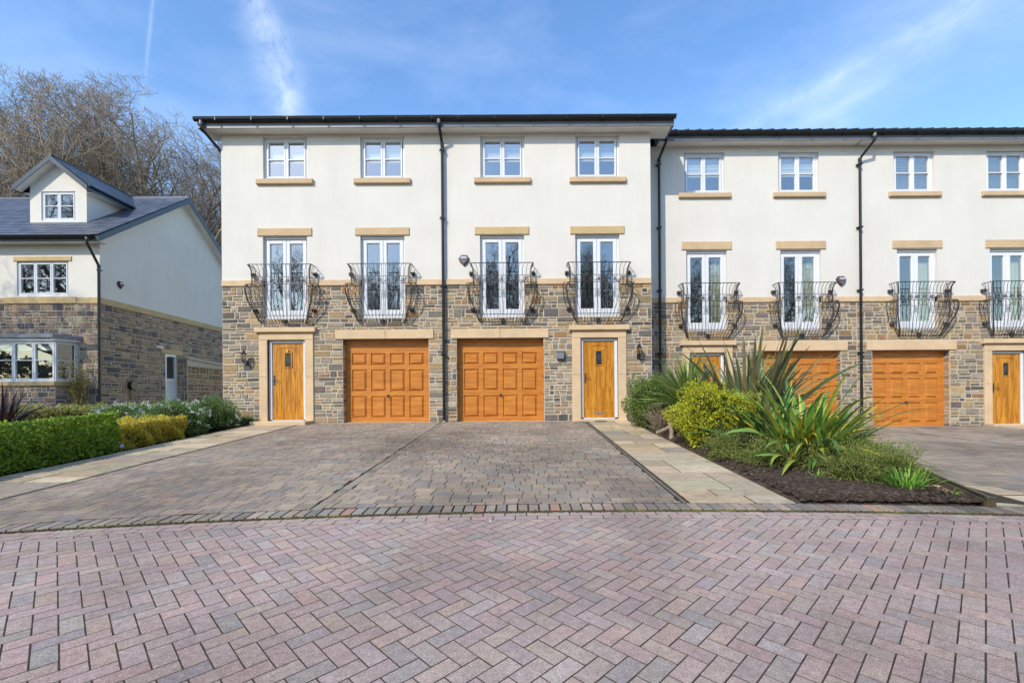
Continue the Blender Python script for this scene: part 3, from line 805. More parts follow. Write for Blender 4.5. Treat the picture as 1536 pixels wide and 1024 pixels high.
# drives of tumbled pavers in courses
PD = [((.33, .265, .20), 5), ((.31, .255, .195), 4), ((.36, .285, .21), 3), ((.39, .30, .215), 1.4), ((.27, .225, .18), 1.8), ((.27, .24, .21), 1.0)]
def drive(name, X0, X1, y_end, hz, seed, yst=None):
    r = random.Random(seed); mb = MB(); y = 3.6 if yst is None else yst
    while y < y_end:
        d = .145; x = X0-r.uniform(0, .2)
        while x < X1:
            w_ = r.choice((.14, .19, .19, .24))
            a, b = max(x, X0)+.0022, min(x+w_, X1)-.0022
            if b-a > .03:
                lo = [max(y+.0025, kerb_y(q)+.208) for q in (a, b)]
                hi = min(y+d-.0025, y_end)
                if hi-max(lo) > .02:
                    j = lambda: r.uniform(-.003, .003)
                    mb.col = pick(PD, r, .08); brick(mb, [(a+j(), lo[0]), (b+j(), lo[1]), (b+j(), hi), (a+j(), hi)], 0, hz, r, .0025, .03, .0004)
            x += w_
        y += d
    o = tag(mb.build(name, M_DRIVEP, cols=True), kind='structure')
    mb = MB(); strip(mb, X0, X1, lambda x: kerb_y(x)+.2, lambda x: y_end, hz-.0022); tag(mb.build('driveway_joints', M_JOINT), kind='structure')
drive('driveway', -5.55, -2.09, 12.07, KO, 5); drive('driveway', -1.97, 1.60, 12.07, KO, 6)
drive('driveway', 5.03, 9.35, 13.05, KO, 8); drive('driveway', 9.47, 12.9, 13.05, KO, 9)
for X0, X1, ye in ((-2.09, -1.97, 12.07), (9.35, 9.47, 13.05)):                         # dividing course
    mb = MB(); y = kerb_y(X0)+.21
    while y < ye:
        mb.col = pick([((.25, .21, .165), 3), ((.29, .245, .19), 2)], r); yy = min(y+.2, ye); brick(mb, [(X0+.003, y+.003), (X1-.003, y+.003), (X1-.003, yy-.003), (X0+.003, yy-.003)], 0, KO-.004, r, .01, .03); y += .205
    tag(mb.build('driveway_divider', M_DRIVEP, cols=True), kind='structure')
    mb = MB(); strip(mb, X0, X1, lambda x: kerb_y(x)+.2, lambda x: ye, KO-.014); tag(mb.build('divider_joints', M_JOINT), kind='structure')
PF = [((.50, .41, .28), 4), ((.44, .37, .265), 3), ((.54, .45, .31), 3), ((.36, .32, .26), 2), ((.48, .38, .24), 2)]
def flags(name, X0, X1, ye, seed, hz, y0=None, w=0):
    r = random.Random(seed); mb = MB(); y = y0 or 3.0
    while y < ye:
        d = r.choice((.28, .42, .55)); x = X0; XX = X0; c = X0+(X1-X0)*r.choice((.36, .5, .62))
        for a, b in ((X0, c), (c, X1)) if r.random() < .8 else ((X0, X1),):
            lo = [max(y+.004, kerb_y(q)+.208) for q in (a, b)]; hi = min(y+d-.006, ye)
            if hi-min(lo) > .04:
                lo = [min(q, hi-.015) for q in lo]
                mb.col = pick(PF, r); brick(mb, [(a+.005, lo[0]), (b-.005, lo[1]), (b-.005, hi), (a+.005, hi)], 0, hz, r, .008, .03, .003)
        y += d
    tag(mb.build(name, M_FLAG, cols=True), kind='structure')
    mb = MB(); strip(mb, X0-.01, X1+.01, lambda x: kerb_y(x)+.2, lambda x: ye, hz-.008); tag(mb.build('path_joints', M_JOINT), kind='structure')
flags('path', -6.80, -5.60, 12.07, 4, KO+.004); flags('path', 1.68, 2.74, 12.07, 5, KO+.004); flags('path', 4.50, 5.4, 5.30, 6, KO+.006, w=.4); flags('path', 5.4, 7.2, 4.95, 16, KO+.006); flags('path', 12.95, 14.4, 13.05, 7, KO+.004)
mb = MB()
for xx in (-5.575, 1.64): mb.box(xx-.022, xx+.022, 4.6, 12.05, 0, .01)
for i, q in enumerate(mb.v): mb.v[i] = (q[0], q[1] if q[1] > 5 else kerb_y(q[0])+.21, hgt(q[0], q[1] if q[1] > 5 else kerb_y(q[0])+.21)+KO-.006+(q[2] > 0)*.002)
tag(mb.build('path_edging', simple('edging_grey', (.17, .145, .115), .9, .2, 0, .3, 8)), kind='structure')
# door steps
mb = MB(); mb.box(-6.79, -5.39, YA-.45, YA+.05, .80, .945, .02); tag(mb.build('doorstep', M_SURR), kind='structure')
mb = MB(); mb.box(1.30, 2.72, YA-.05, YA+.05, .80, .935, .01); tag(mb.build('doorstep', M_SURR), kind='structure')
mb = MB(); mb.box(12.95, 14.3, YB-.3, YB+.05, .5, .68, .01); tag(mb.build('doorstep', M_SURR), kind='structure')
mb = MB()
for k in range(9): mb.box(1.86+k*.032, 1.88+k*.032, YA-.27, YA-.17, .888, .899)
for q in (-.28, -.17): mb.box(1.85, 2.15, YA+q, YA+q+.01, .888, .900)
tag(mb.build('drain_grate', M_IRON), 'small dark drain grate in the paving before the middle front door', 'drain')
# planting bed
V = []; Fq = []; nx, ny = 40, 150; X0, X1 = 2.75, 4.53
rn = np.random.RandomState(4)
for j in range(ny+1):
    for i in range(nx+1):
        yq = 4.45+8.5*j/ny; x1_ = min(4.97, 4.46+.36*(yq-4.45)); x = X0+(x1_-X0)*i/nx; ya = kerb_y(x)+.21; y = ya+(13.0-ya)*j/ny
        e = min(1, min(i, nx-i)/5, j/6)
        V.append((x, y, GR*y+.01+e*(.05+.02*math.sin(3*x+y*2)+rn.uniform(-.018, .022))))
for j in range(ny):
    for i in range(nx): k = j*(nx+1)+i; Fq.append((k, k+1, k+nx+2, k+nx+1))
tag(np_mesh('soil_bed', V, Fq, M_SOIL), kind='structure')
def clods(name, n, fx, sz, mat, seed, kind='stuff'):
    rs = np.random.RandomState(seed); V = []; Fq = []; oc = [(1, 0, 0), (0, 1, 0), (-1, 0, 0), (0, -1, 0), (0, 0, 1)]
    for _ in range(n):
        x, y, z = fx(rs); s = rs.uniform(*sz); i = len(V)
        for o in oc: V.append((x+o[0]*s*rs.uniform(.6, 1.3), y+o[1]*s*rs.uniform(.6, 1.3), z+o[2]*s*rs.uniform(.5, 1)))
        for k in range(4): Fq.append((i+k, i+(k+1) % 4, i+4))
    return tag(np_mesh(name, V, Fq, mat), kind=kind)
def bedpt(rs):
    x = rs.uniform(2.8, 4.5); y = kerb_y(x)+.23+rs.uniform(0, 1)**1.6*4.0; return x, y, GR*y+.055+rs.uniform(-.01, .01)
clods('bark_mulch', 5200, bedpt, (.008, .03), M_SOIL, 2)
def dpt(rs):
    x, y = rs.normal(-1.0, .9), rs.normal(8.3, 1.3); return x, min(y, 11.9), GR*min(y, 11.9)+KO+.001
clods('fallen_petals', 90, dpt, (.006, .014), simple('petal_white', (.7, .68, .64), .8), 8)
def mpt(rs):
    x = rs.uniform(-6, 6); return x, kerb_y(x)+rs.uniform(-.022, .012)**1, hgt(x, kerb_y(x))+rs.uniform(-.004, .012)
t = NT('moss'); v = t.obj(); t.color(t.ramp(t.noise(v, 3, 5), [(.35, (.09, .07, .045)), (.55, (.10, .095, .04)), (.7, (.22, .22, .06))])); t.set(.95, .1)
clods('kerb_moss', 3400, mpt, (.006, .016), t.m, 12)
def lpt(rs):
    x = rs.uniform(2.8, 4.6); y = kerb_y(x)+.25+rs.uniform(0, 1)*3.0; return x, y, GR*y+.07
clods('fallen_leaves', 300, lpt, (.006, .016), simple('dry_leaf', (.26, .19, .11), .9, .2, 0, .5, 20), 21)
# timber edging
A, B = Vector((4.47, kerb_y(4.47)+.21, 0)), Vector((4.97, 5.95, 0))
e = empty('timber_edging', (A.x, A.y, hgt(4.4, A.y)), 'weathered brown timber board edging the right side of the planting bed', 'edging')
for nm, dx, th, hh in (('board', .03, .03, .11), ('top_rail', -.012, .03, .08)):
    mb = MB(); n = 8
    for k in range(n):
        y0, y1 = A.y+(B.y-A.y)*k/n, A.y+(B.y-A.y)*(k+1)/n; x0 = A.x+dx+(B.x-A.x)*k/n; x0b = x0+(B.x-A.x)/n 
        mb.v += [(x0, y0, GR*y0-.05), (x0+th, y0, GR*y0-.05), (x0b+th, y1, GR*y1-.05), (x0b, y1, GR*y1-.05), (x0, y0, GR*y0+hh), (x0+th, y0, GR*y0+hh), (x0b+th, y1, GR*y1+hh), (x0b, y1, GR*y1+hh)]
        i = len(mb.v)-8
        for f in ((0, 3, 2, 1), (4, 5, 6, 7), (0, 1, 5, 4), (1, 2, 6, 5), (2, 3, 7, 6), (3, 0, 4, 7)): mb.face(*[i+q for q in f])
    mb.build(nm, M_BOARD, e)
mb = MB(); mb.box(A.x-.02, A.x+.07, A.y-.045, A.y-.003, GR*A.y-.05, GR*A.y+.115, .006); mb.build('post', M_BOARD, e)
# ------------------------------------------------------------------ plants
def unit(a): return a/np.maximum(np.linalg.norm(a, axis=1, keepdims=True), 1e-9)
def pal_np(rs, pal, n, var=.18):
    cs = np.array([c for c, _ in pal]); w = np.array([k for _, k in pal], float); w /= w.sum()
    return cs[rs.choice(len(cs), n, p=w)]*rs.uniform(1-var, 1+var, (n, 1))
def leafcloud(name, P0, Nn, L, Wd, pal, rs, parent, loc, mix=(.6, .35, .7), mat=None):
    n = len(P0); d = unit(Nn*mix[0]+np.array([0, 0, 1])*mix[1]+rs.normal(size=(n, 3))*mix[2])
    s = unit(np.cross(d, rs.normal(size=(n, 3)))); u = np.cross(s, d)
    l = (L*rs.uniform(.6, 1.25, n))[:, None]; w = (Wd*rs.uniform(.7, 1.2, n))[:, None]
    a = P0; b = P0+d*l*.5+s*w*.5+u*w*.12; c = P0+d*l; e = P0+d*l*.5-s*w*.5+u*w*.12
    V = np.stack([a, b, c, e], 1).reshape(-1, 3); Fc = np.arange(4*n).reshape(n, 4)
    return np_mesh(name, V, Fc, mat or M_LEAF, pal_np(rs, pal, n), loc, parent)
def ell(rs, n, c, rad, lump=.16, shell=.3, zmin=None, fr=3.0):
    d = unit(rs.normal(size=(n, 3))); ph = rs.uniform(0, 6, 6)
    k = 1+lump*(np.sin(d[:, 0]*fr*1.7+ph[0])*np.sin(d[:, 1]*fr*1.9+ph[1])+.7*np.sin(d[:, 2]*fr*2.3+ph[2]+d[:, 0]*fr)+.5*np.sin(d[:, 1]*fr*4+ph[3])*np.sin(d[:, 0]*fr*4.5+ph[4]))
    k *= 1-shell*rs.uniform(0, 1, n)**1.6
    p = np.array(c)+d*k[:, None]*np.array(rad)
    if zmin is not None: m_ = p[:, 2] > zmin; p, d = p[m_], d[m_]
    return p, d
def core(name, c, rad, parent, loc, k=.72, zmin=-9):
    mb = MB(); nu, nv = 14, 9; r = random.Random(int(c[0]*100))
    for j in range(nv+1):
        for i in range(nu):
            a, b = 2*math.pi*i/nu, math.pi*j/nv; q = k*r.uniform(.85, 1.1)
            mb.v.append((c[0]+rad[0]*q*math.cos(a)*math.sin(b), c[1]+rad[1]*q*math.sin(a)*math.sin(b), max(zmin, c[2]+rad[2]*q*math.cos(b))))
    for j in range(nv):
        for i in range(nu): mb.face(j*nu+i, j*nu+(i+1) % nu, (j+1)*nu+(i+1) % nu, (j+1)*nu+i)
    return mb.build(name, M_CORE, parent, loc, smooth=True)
def shrub(label, c, rad, n, L, Wd, pal, seed, mix=(.6, .35, .7), lump=.16, shell=.3, has_core=True, cat='shrub', name='shrub', ground=None):
    rs = np.random.RandomState(seed); g = ground if ground is not None else hgt(c[0], c[1])
    e = empty(name, (c[0], c[1], g), label, cat); p, d = ell(rs, n, c, rad, lump, shell, g+.01)
    leafcloud('foliage', p, d, L, Wd, pal, rs, e, W[e.name], mix)
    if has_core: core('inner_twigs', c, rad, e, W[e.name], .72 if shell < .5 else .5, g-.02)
    mb = MB(); r = random.Random(seed)
    for k in range(9):
        a = r.uniform(0, 6.28); t = r.uniform(.3, .8)
        mb.tube([(c[0]+.04*math.cos(a), c[1]+.04*math.sin(a), g-.03), (c[0]+rad[0]*t*.5*math.cos(a), c[1]+rad[1]*t*.5*math.sin(a), (g+c[2])/2), (c[0]+rad[0]*t*math.cos(a), c[1]+rad[1]*t*math.sin(a), c[2]+rad[2]*.5*(1-t))], [.014, .01, .004], 5)
    mb.build('stems', M_DEAD, e)
    return e
def box_leaves(rs, faces, lump=.04):
    """faces: list of (origin, u, v, normal, n) parallelograms"""
    Ps, Ns = [], []
    for o, u, v, nn_, n in faces:
        a, b = rs.uniform(0, 1, (n, 1)), rs.uniform(0, 1, (n, 1)); p = np.array(o)+a*np.array(u)+b*np.array(v)
        q = lump*(np.sin(p[:, 0]*7+p[:, 2]*9)*np.sin(p[:, 1]*8+1)+.6*np.sin(p[:, 0]*17+p[:, 1]*15+p[:, 2]*13))-.08*rs.uniform(0, 1, n)**2
        Ps.append(p+np.array(nn_)*q[:, None]+rs.normal(size=p.shape)*.01); Ns.append(np.tile(nn_, (n, 1)))
    return np.concatenate(Ps), np.concatenate(Ns).astype(float)
def hedge(label, x0, x1, y0, y1, zt0, zt1, nf, nt_, L, Wd, pal, seed, mix=(.5, .6, .55), lump=.035, group=None, skew=0):
    """x0 far side, x1 path side; top height zt0 at y0, zt1 at y1; skew moves the far end in Y"""
    rs = np.random.RandomState(seed); e = empty('hedge', ((x0+x1)/2, (y0+y1)/2, hgt(x1, (y0+y1)/2)), label, 'hedge', group)
    g0, g1 = hgt(x1, y0), hgt(x1, y1); fl = []
    W1, H = y1-y0, None
    fl.append(((x1, y0, g0), (0, y1-y0, g1-g0), (0, 0, zt0-g0), (1, 0, 0), nf))
    fl.append(((x1, y0, zt0), (0, y1-y0, zt1-zt0), (x0-x1, skew*(x1-x0), 0), (0, 0, 1), nt_))
    fl.append(((x1, y1, g1), (x0-x1, skew*(x1-x0), 0), (0, 0, zt1-g1), (0, 1, 0), nf//5))
    fl.append(((x1, y0, g0), (x0-x1, skew*(x1-x0), 0), (0, 0, zt0-g0), (0, -1, 0), int(nf*.9) if x1-x0 > 8 else nf//3))
    p, d = box_leaves(rs, fl, lump)
    leafcloud('foliage', p, d, L, Wd, pal, rs, e, W[e.name], mix)
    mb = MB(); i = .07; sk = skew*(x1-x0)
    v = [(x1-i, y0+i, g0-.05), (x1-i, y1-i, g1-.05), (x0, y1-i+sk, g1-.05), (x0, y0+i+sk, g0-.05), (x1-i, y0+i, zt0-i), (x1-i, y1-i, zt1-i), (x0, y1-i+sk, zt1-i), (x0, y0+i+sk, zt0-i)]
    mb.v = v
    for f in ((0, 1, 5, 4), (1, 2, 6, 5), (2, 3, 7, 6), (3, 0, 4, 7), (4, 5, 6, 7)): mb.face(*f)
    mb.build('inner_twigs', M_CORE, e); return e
def blades(name, c, n, ln, wd, el, droop, pal, rs, parent, az=None, seg=9, crad=.12, edge=None, curl=.3):
    V, Fc, Cc = [], [], []; cols = pal_np(rs, pal, n, .15)
    for k in range(n):
        a = rs.uniform(0, 2*math.pi) if az is None else rs.uniform(*az); e_ = rs.uniform(*el); l = rs.uniform(*ln); w_ = rs.uniform(*wd); dr = rs.uniform(*droop)
        rr = crad*math.sqrt(rs.uniform()); p = np.array([c[0]+rr*math.cos(a), c[1]+rr*math.sin(a), c[2]]); i0 = len(V); a2 = a+rs.normal()*curl; tw = rs.normal()*.5
        ed = edge is not None and rs.uniform() < edge[1]
        for j in range(seg+1):
            t = j/seg; ee = e_-dr*t**1.7; aa = a+(a2-a)*t; d = np.array([math.cos(aa)*math.cos(ee), math.sin(aa)*math.cos(ee), math.sin(ee)])
            th = aa+math.pi/2; s = np.array([math.cos(th)*math.cos(tw*t), math.sin(th)*math.cos(tw*t), math.sin(tw*t)]); up_ = np.cross(s, d)
            w = w_*(.55+.45*min(1, t*3))*(1-t**3.2)**.8+.0015
            V += [p+s*w/2+up_*w*.12, p-up_*w*.1*np.sign(up_[2]+1e-6), p-s*w/2+up_*w*.12]
            if j < seg: p = p+d*l/seg
            if j < seg:
                b = i0+3*j; Fc += [(b, b+1, b+4, b+3), (b+1, b+2, b+5, b+4)]
                cc = cols[k]*(1-.12*(t > .8)); Cc += [cc if not ed else np.array(edge[0]), cc]
    return np_mesh(name, np.array(V), Fc, M_BLADE, np.array(Cc), W[parent.name], parent, smooth=True)
GRN = [((.24, .39, .04), 4), ((.34, .49, .06), 3), ((.11, .20, .03), 2), ((.50, .60, .12), 1.3)]
YEL = [((.52, .52, .03), 4), ((.40, .45, .03), 3), ((.62, .58, .06), 2), ((.2, .27, .03), 2)]
BOX = [((.15, .24, .05), 4), ((.24, .34, .075), 3), ((.08, .14, .03), 3), ((.34, .42, .12), 1)]
JUN = [((.17, .24, .06), 4), ((.26, .32, .08), 3), ((.38, .40, .11), 2), ((.28, .2, .1), 1)]
# right bed, back to front
shrub('round green box bush beside the middle front door at the head of the bed', (3.0, 10.6, 1.32), (.64, .6, .64), 15000, .042, .026, BOX, 1, lump=.17, shell=.4)
e = empty('dead_shrub', (2.86, 9.5, hgt(2.9, 9.5)), 'leafless tan twiggy shrub in front of the green box bush', 'shrub')
r = random.Random(5); mb = MB()
for k in range(170):
    a, t = r.uniform(0, 6.28), r.uniform(.2, 1); b = Vector((2.88, 9.4, .68)); q = b+Vector((math.cos(a)*.25*t, math.sin(a)*.25*t, r.uniform(.15, .35))); q2 = q+Vector((math.cos(a)*r.uniform(.05, .3), math.sin(a)*.2, r.uniform(.02, .35))); q3 = q2+Vector((r.uniform(-.15, .15), r.uniform(-.15, .15), r.uniform(-.05, .15)))
    mb.tube([b+Vector((r.uniform(-.08, .08), 0, 0)), q, q2, q3], [.008, .006, .004, .002], 4)
mb.build('twigs', M_DEAD, e)
mb = MB(); mb.tube([(2.62, 9.1, .76), (2.80, 9.0, .86), (3.05, 8.95, 1.0)], [.03, .035, .028], 7); mb.tube([(2.85, 8.9, .62), (2.87, 8.95, .8), (2.84, 9.0, .98)], [.05, .04, .03], 7); mb.build('cut_stem', M_DEAD, e)
rs = np.random.RandomState(8)
e = empty('cordyline', (3.42, 9.6, hgt(3.4, 9.6)), 'green spiky cordyline with a round burst of narrow leaves', 'palm')
blades('leaves', (3.42, 9.6, 1.28), 330, (.8, 1.2), (.03, .048), (-.1, 1.5), (.1, .7), [((.20, .32, .07), 4), ((.30, .41, .11), 3), ((.13, .21, .06), 2), ((.40, .40, .17), 1)], rs, e, crad=.05, curl=.1)
blades('dead_leaves', (3.42, 9.6, 1.22), 40, (.4, .75), (.025, .04), (-.9, -.1), (.1, .5), [((.30, .25, .15), 3), ((.20, .17, .10), 2)], rs, e, crad=.05)
mb = MB(); mb.tube([(3.42, 9.6, .6), (3.43, 9.6, 1.0), (3.42, 9.6, 1.32)], [.07, .055, .05], 9); mb.build('trunk', M_BARK, e)
e = empty('dark_flax', (4.30, 8.7, hgt(4.3, 8.7)), 'tall dark bronze green flax with stiff upright leaves behind the yellow edged one', 'flax')
blades('leaves', (4.25, 8.7, .62), 140, (1.3, 2.3), (.065, .105), (.8, 1.5), (.1, .9), [((.15, .21, .095), 4), ((.23, .29, .14), 3), ((.09, .12, .06), 2), ((.25, .20, .11), 1)], rs, e, crad=.22, edge=((.26, .20, .10), .3))
blades('arching_leaves', (4.3, 8.6, .7), 16, (1.5, 2.0), (.05, .075), (.7, 1.1), (.9, 1.6), [((.12, .17, .08), 3), ((.18, .22, .10), 1)], rs, e, az=(-1.2, .8), crad=.2)
shrub('wispy yellow green shrub right of the dark flax against the garage door', (4.75, 8.9, 1.45), (.42, .35, .6), 1500, .06, .014, YEL+[((.3, .22, .08), 3)], 9, lump=.4, shell=.9, has_core=False, mix=(.4, .8, .5))
shrub('bright yellow green leafy shrub in the middle of the bed', (3.27, 7.95, 1.10), (.66, .58, .58), 17000, .046, .024, YEL, 2, lump=.24, shell=.45)
e = empty('green_flax', (3.95, 7.55, hgt(4, 7.5)), 'mid sized green flax with broad leaves squeezed between yellow shrub and dark flax', 'flax')
blades('leaves', (3.95, 7.6, .55), 90, (.8, 1.35), (.06, .10), (.5, 1.5), (.2, 1.0), [((.11, .21, .08), 4), ((.16, .27, .10), 3), ((.08, .14, .07), 2), ((.22, .2, .1), 1)], rs, e, crad=.22)
e = empty('yellow_flax', (4.22, 6.9, hgt(4.2, 6.9)), 'large green flax with yellow edged arching leaves at the front of the bed', 'flax')
blades('leaves', (4.15, 6.85, .48), 260, (.75, 1.5), (.06, .10), (.15, 1.45), (.3, 1.7), [((.15, .31, .06), 4), ((.22, .40, .08), 3), ((.09, .20, .05), 2), ((.36, .46, .12), 1.5)], rs, e, crad=.34, edge=((.50, .45, .06), .5))
blades('yellow_leaves', (4.15, 6.8, .5), 46, (.7, 1.4), (.045, .085), (.1, 1.2), (.4, 1.9), [((.62, .47, .03), 3), ((.45, .36, .05), 1)], rs, e, crad=.26)
shrub('sprawling feathery dark green shrub overhanging the drive right of the yellow edged flax', (4.98, 7.5, .86), (.62, .5, .30), 4200, .05, .010, JUN, 12, lump=.45, shell=.8, has_core=False, mix=(.9, .5, .5))
shrub('low grey green juniper below the yellow green shrub', (3.40, 7.15, .66), (.48, .36, .28), 9000, .055, .008, [((.10, .13, .06), 3), ((.15, .18, .09), 2), ((.06, .08, .04), 2)], 3, lump=.3, mix=(1, .3, .6))
for i, (x, y, a, b, lab) in enumerate(((3.45, 6.35, .55, .36, 'low spreading juniper mat at the left front foot of the yellow edged flax'), (4.22, 6.15, .62, .36, 'low spreading juniper mat directly in front of the yellow edged flax'), (4.75, 6.75, .42, .5, 'low spreading juniper mat right of the yellow edged flax by the timber edging'), (3.85, 6.45, .45, .36, 'low spreading juniper mat under the leaves of the yellow edged flax'), (4.42, 5.55, .3, .25, 'small brownish juniper sprig behind the bright green grassy clump'), (3.05, 7.0, .24, .34, 'narrow juniper strip along the flagstone path below the yellow green shrub'), (3.95, 5.55, .34, .24, 'small olive ground cover patch in the open soil left of the grassy clump'))):
    shrub(lab, (x, y, hgt(x, y)+.15), (a, b, .22), 8000, .045, .009, JUN+[((.20, .24, .04), 3)], 20+i, lump=.4, shell=.6, mix=(1, .35, .6))
for x, y, n, l, lab in ((4.22, 5.12, 110, (.14, .30), 'bright green grassy clump at the front corner of the bed'), (4.36, 4.75, 12, (.06, .14), 'tiny green seedling beside the end of the timber edging'), (3.55, 5.6, 12, (.05, .13), 'tiny green seedling in the bare soil below the junipers'), (2.95, 5.75, 10, (.05, .11), 'tiny green seedling near the flagstone path edge'), (4.0, 5.3, 10, (.04, .10), 'tiny green seedling left of the grassy clump')):
    e = empty('grassy_clump' if n > 50 else 'seedling', (x, y, hgt(x, y)), lab, 'plant')
    blades('leaves', (x, y, hgt(x, y)+.04), n, l, (.010, .020), (.3, 1.5), (.3, 1.3), [((.16, .34, .04), 3), ((.24, .42, .07), 2), ((.10, .2, .03), 1)], rs, e, crad=.16 if n > 50 else .03, seg=5)
# left garden
hedge('large bright green clipped hedge at the left edge', -13.0, -6.98, 3.6, 8.1, .94, .965, 20000, 26000, .052, .028, GRN, 31, lump=.025, skew=.0+.25)
hedge('short golden yellow hedge between the bright green hedge and the white flowers', -8.3, -7.02, 8.15, 9.75, 1.03, 1.11, 7000, 5000, .042, .024, [((.75, .62, .08), 3), ((.62, .55, .08), 3), ((.42, .43, .07), 2), ((.6, .36, .1), 1)], 32, lump=.06)
e = empty('hedge', (-13, 12.5, 1.0), 'long low golden green hedge at the back of the left garden', 'hedge')
rs = np.random.RandomState(33)
p, d = box_leaves(rs, [((-22, 11.5, .9), (13.6, 0, .12), (0, 0, .30), (0, -1, 0), 9000), ((-22, 11.5, 1.22), (13.6, 0, .14), (0, 1.6, .04), (0, 0, 1), 14000)], .05)
leafcloud('foliage', p, d, .05, .024, [((.38, .40, .08), 3), ((.48, .46, .12), 3), ((.15, .19, .04), 2), ((.30, .22, .08), 1)], rs, e, W[e.name], (.5, .6, .6))
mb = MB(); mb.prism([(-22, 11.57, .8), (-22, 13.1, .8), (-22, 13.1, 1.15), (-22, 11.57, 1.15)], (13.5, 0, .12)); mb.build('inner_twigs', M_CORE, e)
WH = [((.12, .22, .06), 4), ((.19, .32, .08), 3), ((.08, .13, .05), 2)]
for i, (c, rad, lab) in enumerate((((-7.55, 10.15, 1.02), (.62, .58, .44), 'dark green shrub with white blossom clusters next to the golden hedge'), ((-7.45, 11.15, 1.08), (.55, .6, .44), 'dark green shrub with fewer white flowers nearest the house corner'), ((-9.3, 11.1, 1.12), (.9, .5, .28), 'low grey green shrub with white blossom behind the white flowering shrubs'))):
    e = shrub(lab, c, rad, 8500, .042, .018, WH, 40+i, lump=.14)
    rs = np.random.RandomState(50+i); ct, dn = ell(rs, (110, 45, 150)[i], c, rad, .14, .02, c[2]-.15); ct = ct+dn*.03
    q = np.repeat(ct, 14, 0)+rs.normal(size=(len(ct)*14, 3))*.018; leafcloud('blossom', q, np.repeat(dn, 14, 0), .024, .022, [((.80, .82, .82), 1)], rs, e, W[e.name])
rs = np.random.RandomState(60)
e = empty('fern', (-8.9, 12.3, 1.0), 'bright green long leaved fern below the side door of the left house', 'fern')
blades('leaves', (-8.7, 12.2, 1.08), 60, (.3, .5), (.022, .04), (.5, 1.4), (.5, 1.3), GRN, rs, e, crad=.35)
blades('far_leaves', (-9.5, 12.3, 1.08), 60, (.3, .5), (.022, .04), (.5, 1.4), (.5, 1.3), GRN, rs, e, crad=.4)
shrub('small bright green tuft at the left corner of the terrace wall', (-7.3, 11.75, 1.08), (.20, .18, .28), 900, .07, .014, [((.18, .32, .05), 3), ((.28, .42, .10), 2)], 61, lump=.3, shell=.8, has_core=False, mix=(.3, 1, .4))
shrub('low dark green creeping plant at the foot of the left door surround', (-7.0, 11.85, .95), (.28, .12, .10), 900, .04, .018, BOX, 62, lump=.3)
e = empty('purple_flax', (-11.1, 10.3, .72), 'dark purple spiky flax in front of the bay window', 'flax')
blades('leaves', (-11.45, 10.3, .9), 95, (.6, 1.12), (.03, .05), (.5, 1.5), (.1, .9), [((.055, .03, .03), 4), ((.09, .05, .045), 3), ((.14, .08, .06), 1)], rs, e, crad=.18)
shrub('small purple flowering heather before the bay window', (-13.8, 14.0, 1.25), (.34, .3, .22), 2600, .03, .016, [((.28, .10, .26), 3), ((.40, .20, .36), 1), ((.10, .12, .05), 1)], 63, cat='heather', name='heather')
e = shrub('yellow leaved climber on the stone wall left of the black downpipe', (-15.45, 16.25, 1.95), (.34, .14, .85), 1100, .07, .045, [((.30, .30, .07), 3), ((.42, .30, .06), 2), ((.16, .20, .05), 2), ((.45, .25, .2), .6)], 64, lump=.5, shell=.95, has_core=False, cat='climber', name='climbing_plant', ground=1.15)
mb = MB(); r = random.Random(3)
for k in range(14):
    x = -15.45+r.uniform(-.2, .2); mb.tube([(x, 16.4, 1.15), (x+r.uniform(-.15, .15), 16.45, 1.8), (x+r.uniform(-.35, .35), 16.45, r.uniform(2.1, 2.9))], [.012, .009, .004], 4)
mb.build('climbing_stems', M_DEAD, e)
e = empty('garden_spotlight', (-6.95, 8.12, hgt(-7, 8.1)), 'tiny garden spotlight at the foot of the bright green hedge end', 'spotlight')
mb = MB(); mb.tube([(-6.93, 8.12, .58), (-6.93, 8.12, .66)], .008, 6); mb.build('spike', M_BLACK, e); mb = MB(); mb.tube([(-6.93, 8.13, .66), (-6.90, 8.06, .68)], [.02, .032], 10); mb.build('head', M_STEEL, e)

# ------------------------------------------------------------------ detached house on the left
YL = 16.6; zb = 1.19
XS = P(150, 450, YL).x
LH = empty('detached_house', (XS-5, YL, zb), 'white and stone house with grey slate roof and dormer left of the terrace', 'house')
zs0, zs1 = P(150, 455, YL).z, P(150, 446, YL).z
zt = P(100, 366, YL).z; XE = XS-13
def rct(xa, ya, xb, yb, Y=YL):
    a, b = P(xa, ya, Y), P(xb, yb, Y); return a.x, b.x, b.z, a.z
uw = rct(25, 392, 103, 443)
bx0, bx1 = P(-90, 540, YL).x, P(119, 540, YL).x
mb = MB(); o0 = Vector((0, YL, 0)); panel(mb, o0, XV, -YV, XE, XS, zs0, zt+.1, [(*uw, .12)])
mb.build('rendered_wall', M_REND, LH)
bz0, bz1 = P(60, 572, YL-.6).z, P(60, 511, YL-.6).z
mb = MB(); panel(mb, o0+YV*.004, XV, -YV, XE, XS, zb-.4, zs0, [(bx0+.15, bx1-.15, bz0, bz1+.05)]); sw = mb.build('stone_wall', M_MORT, LH)
mb = MB(); stones(mb, o0, XV, -YV, XE+4, XS, zb-.2, zs0, [(bx0, bx1, bz0-.2, bz1+.2)], PAL_L+[((.42, .36, .28), 4)], 71, .026, .2)
mb.build('stonework', M_STONE, sw, cols=True)
Yr = PX(273, 295, XS).y; zr = PX(273, 297, XS).z
Ye = YL-.38; sl = (zr-P(60, 352, Ye).z)/(Yr-Ye); ze = zr-sl*(Yr-Ye); YB2 = 2*Yr-Ye
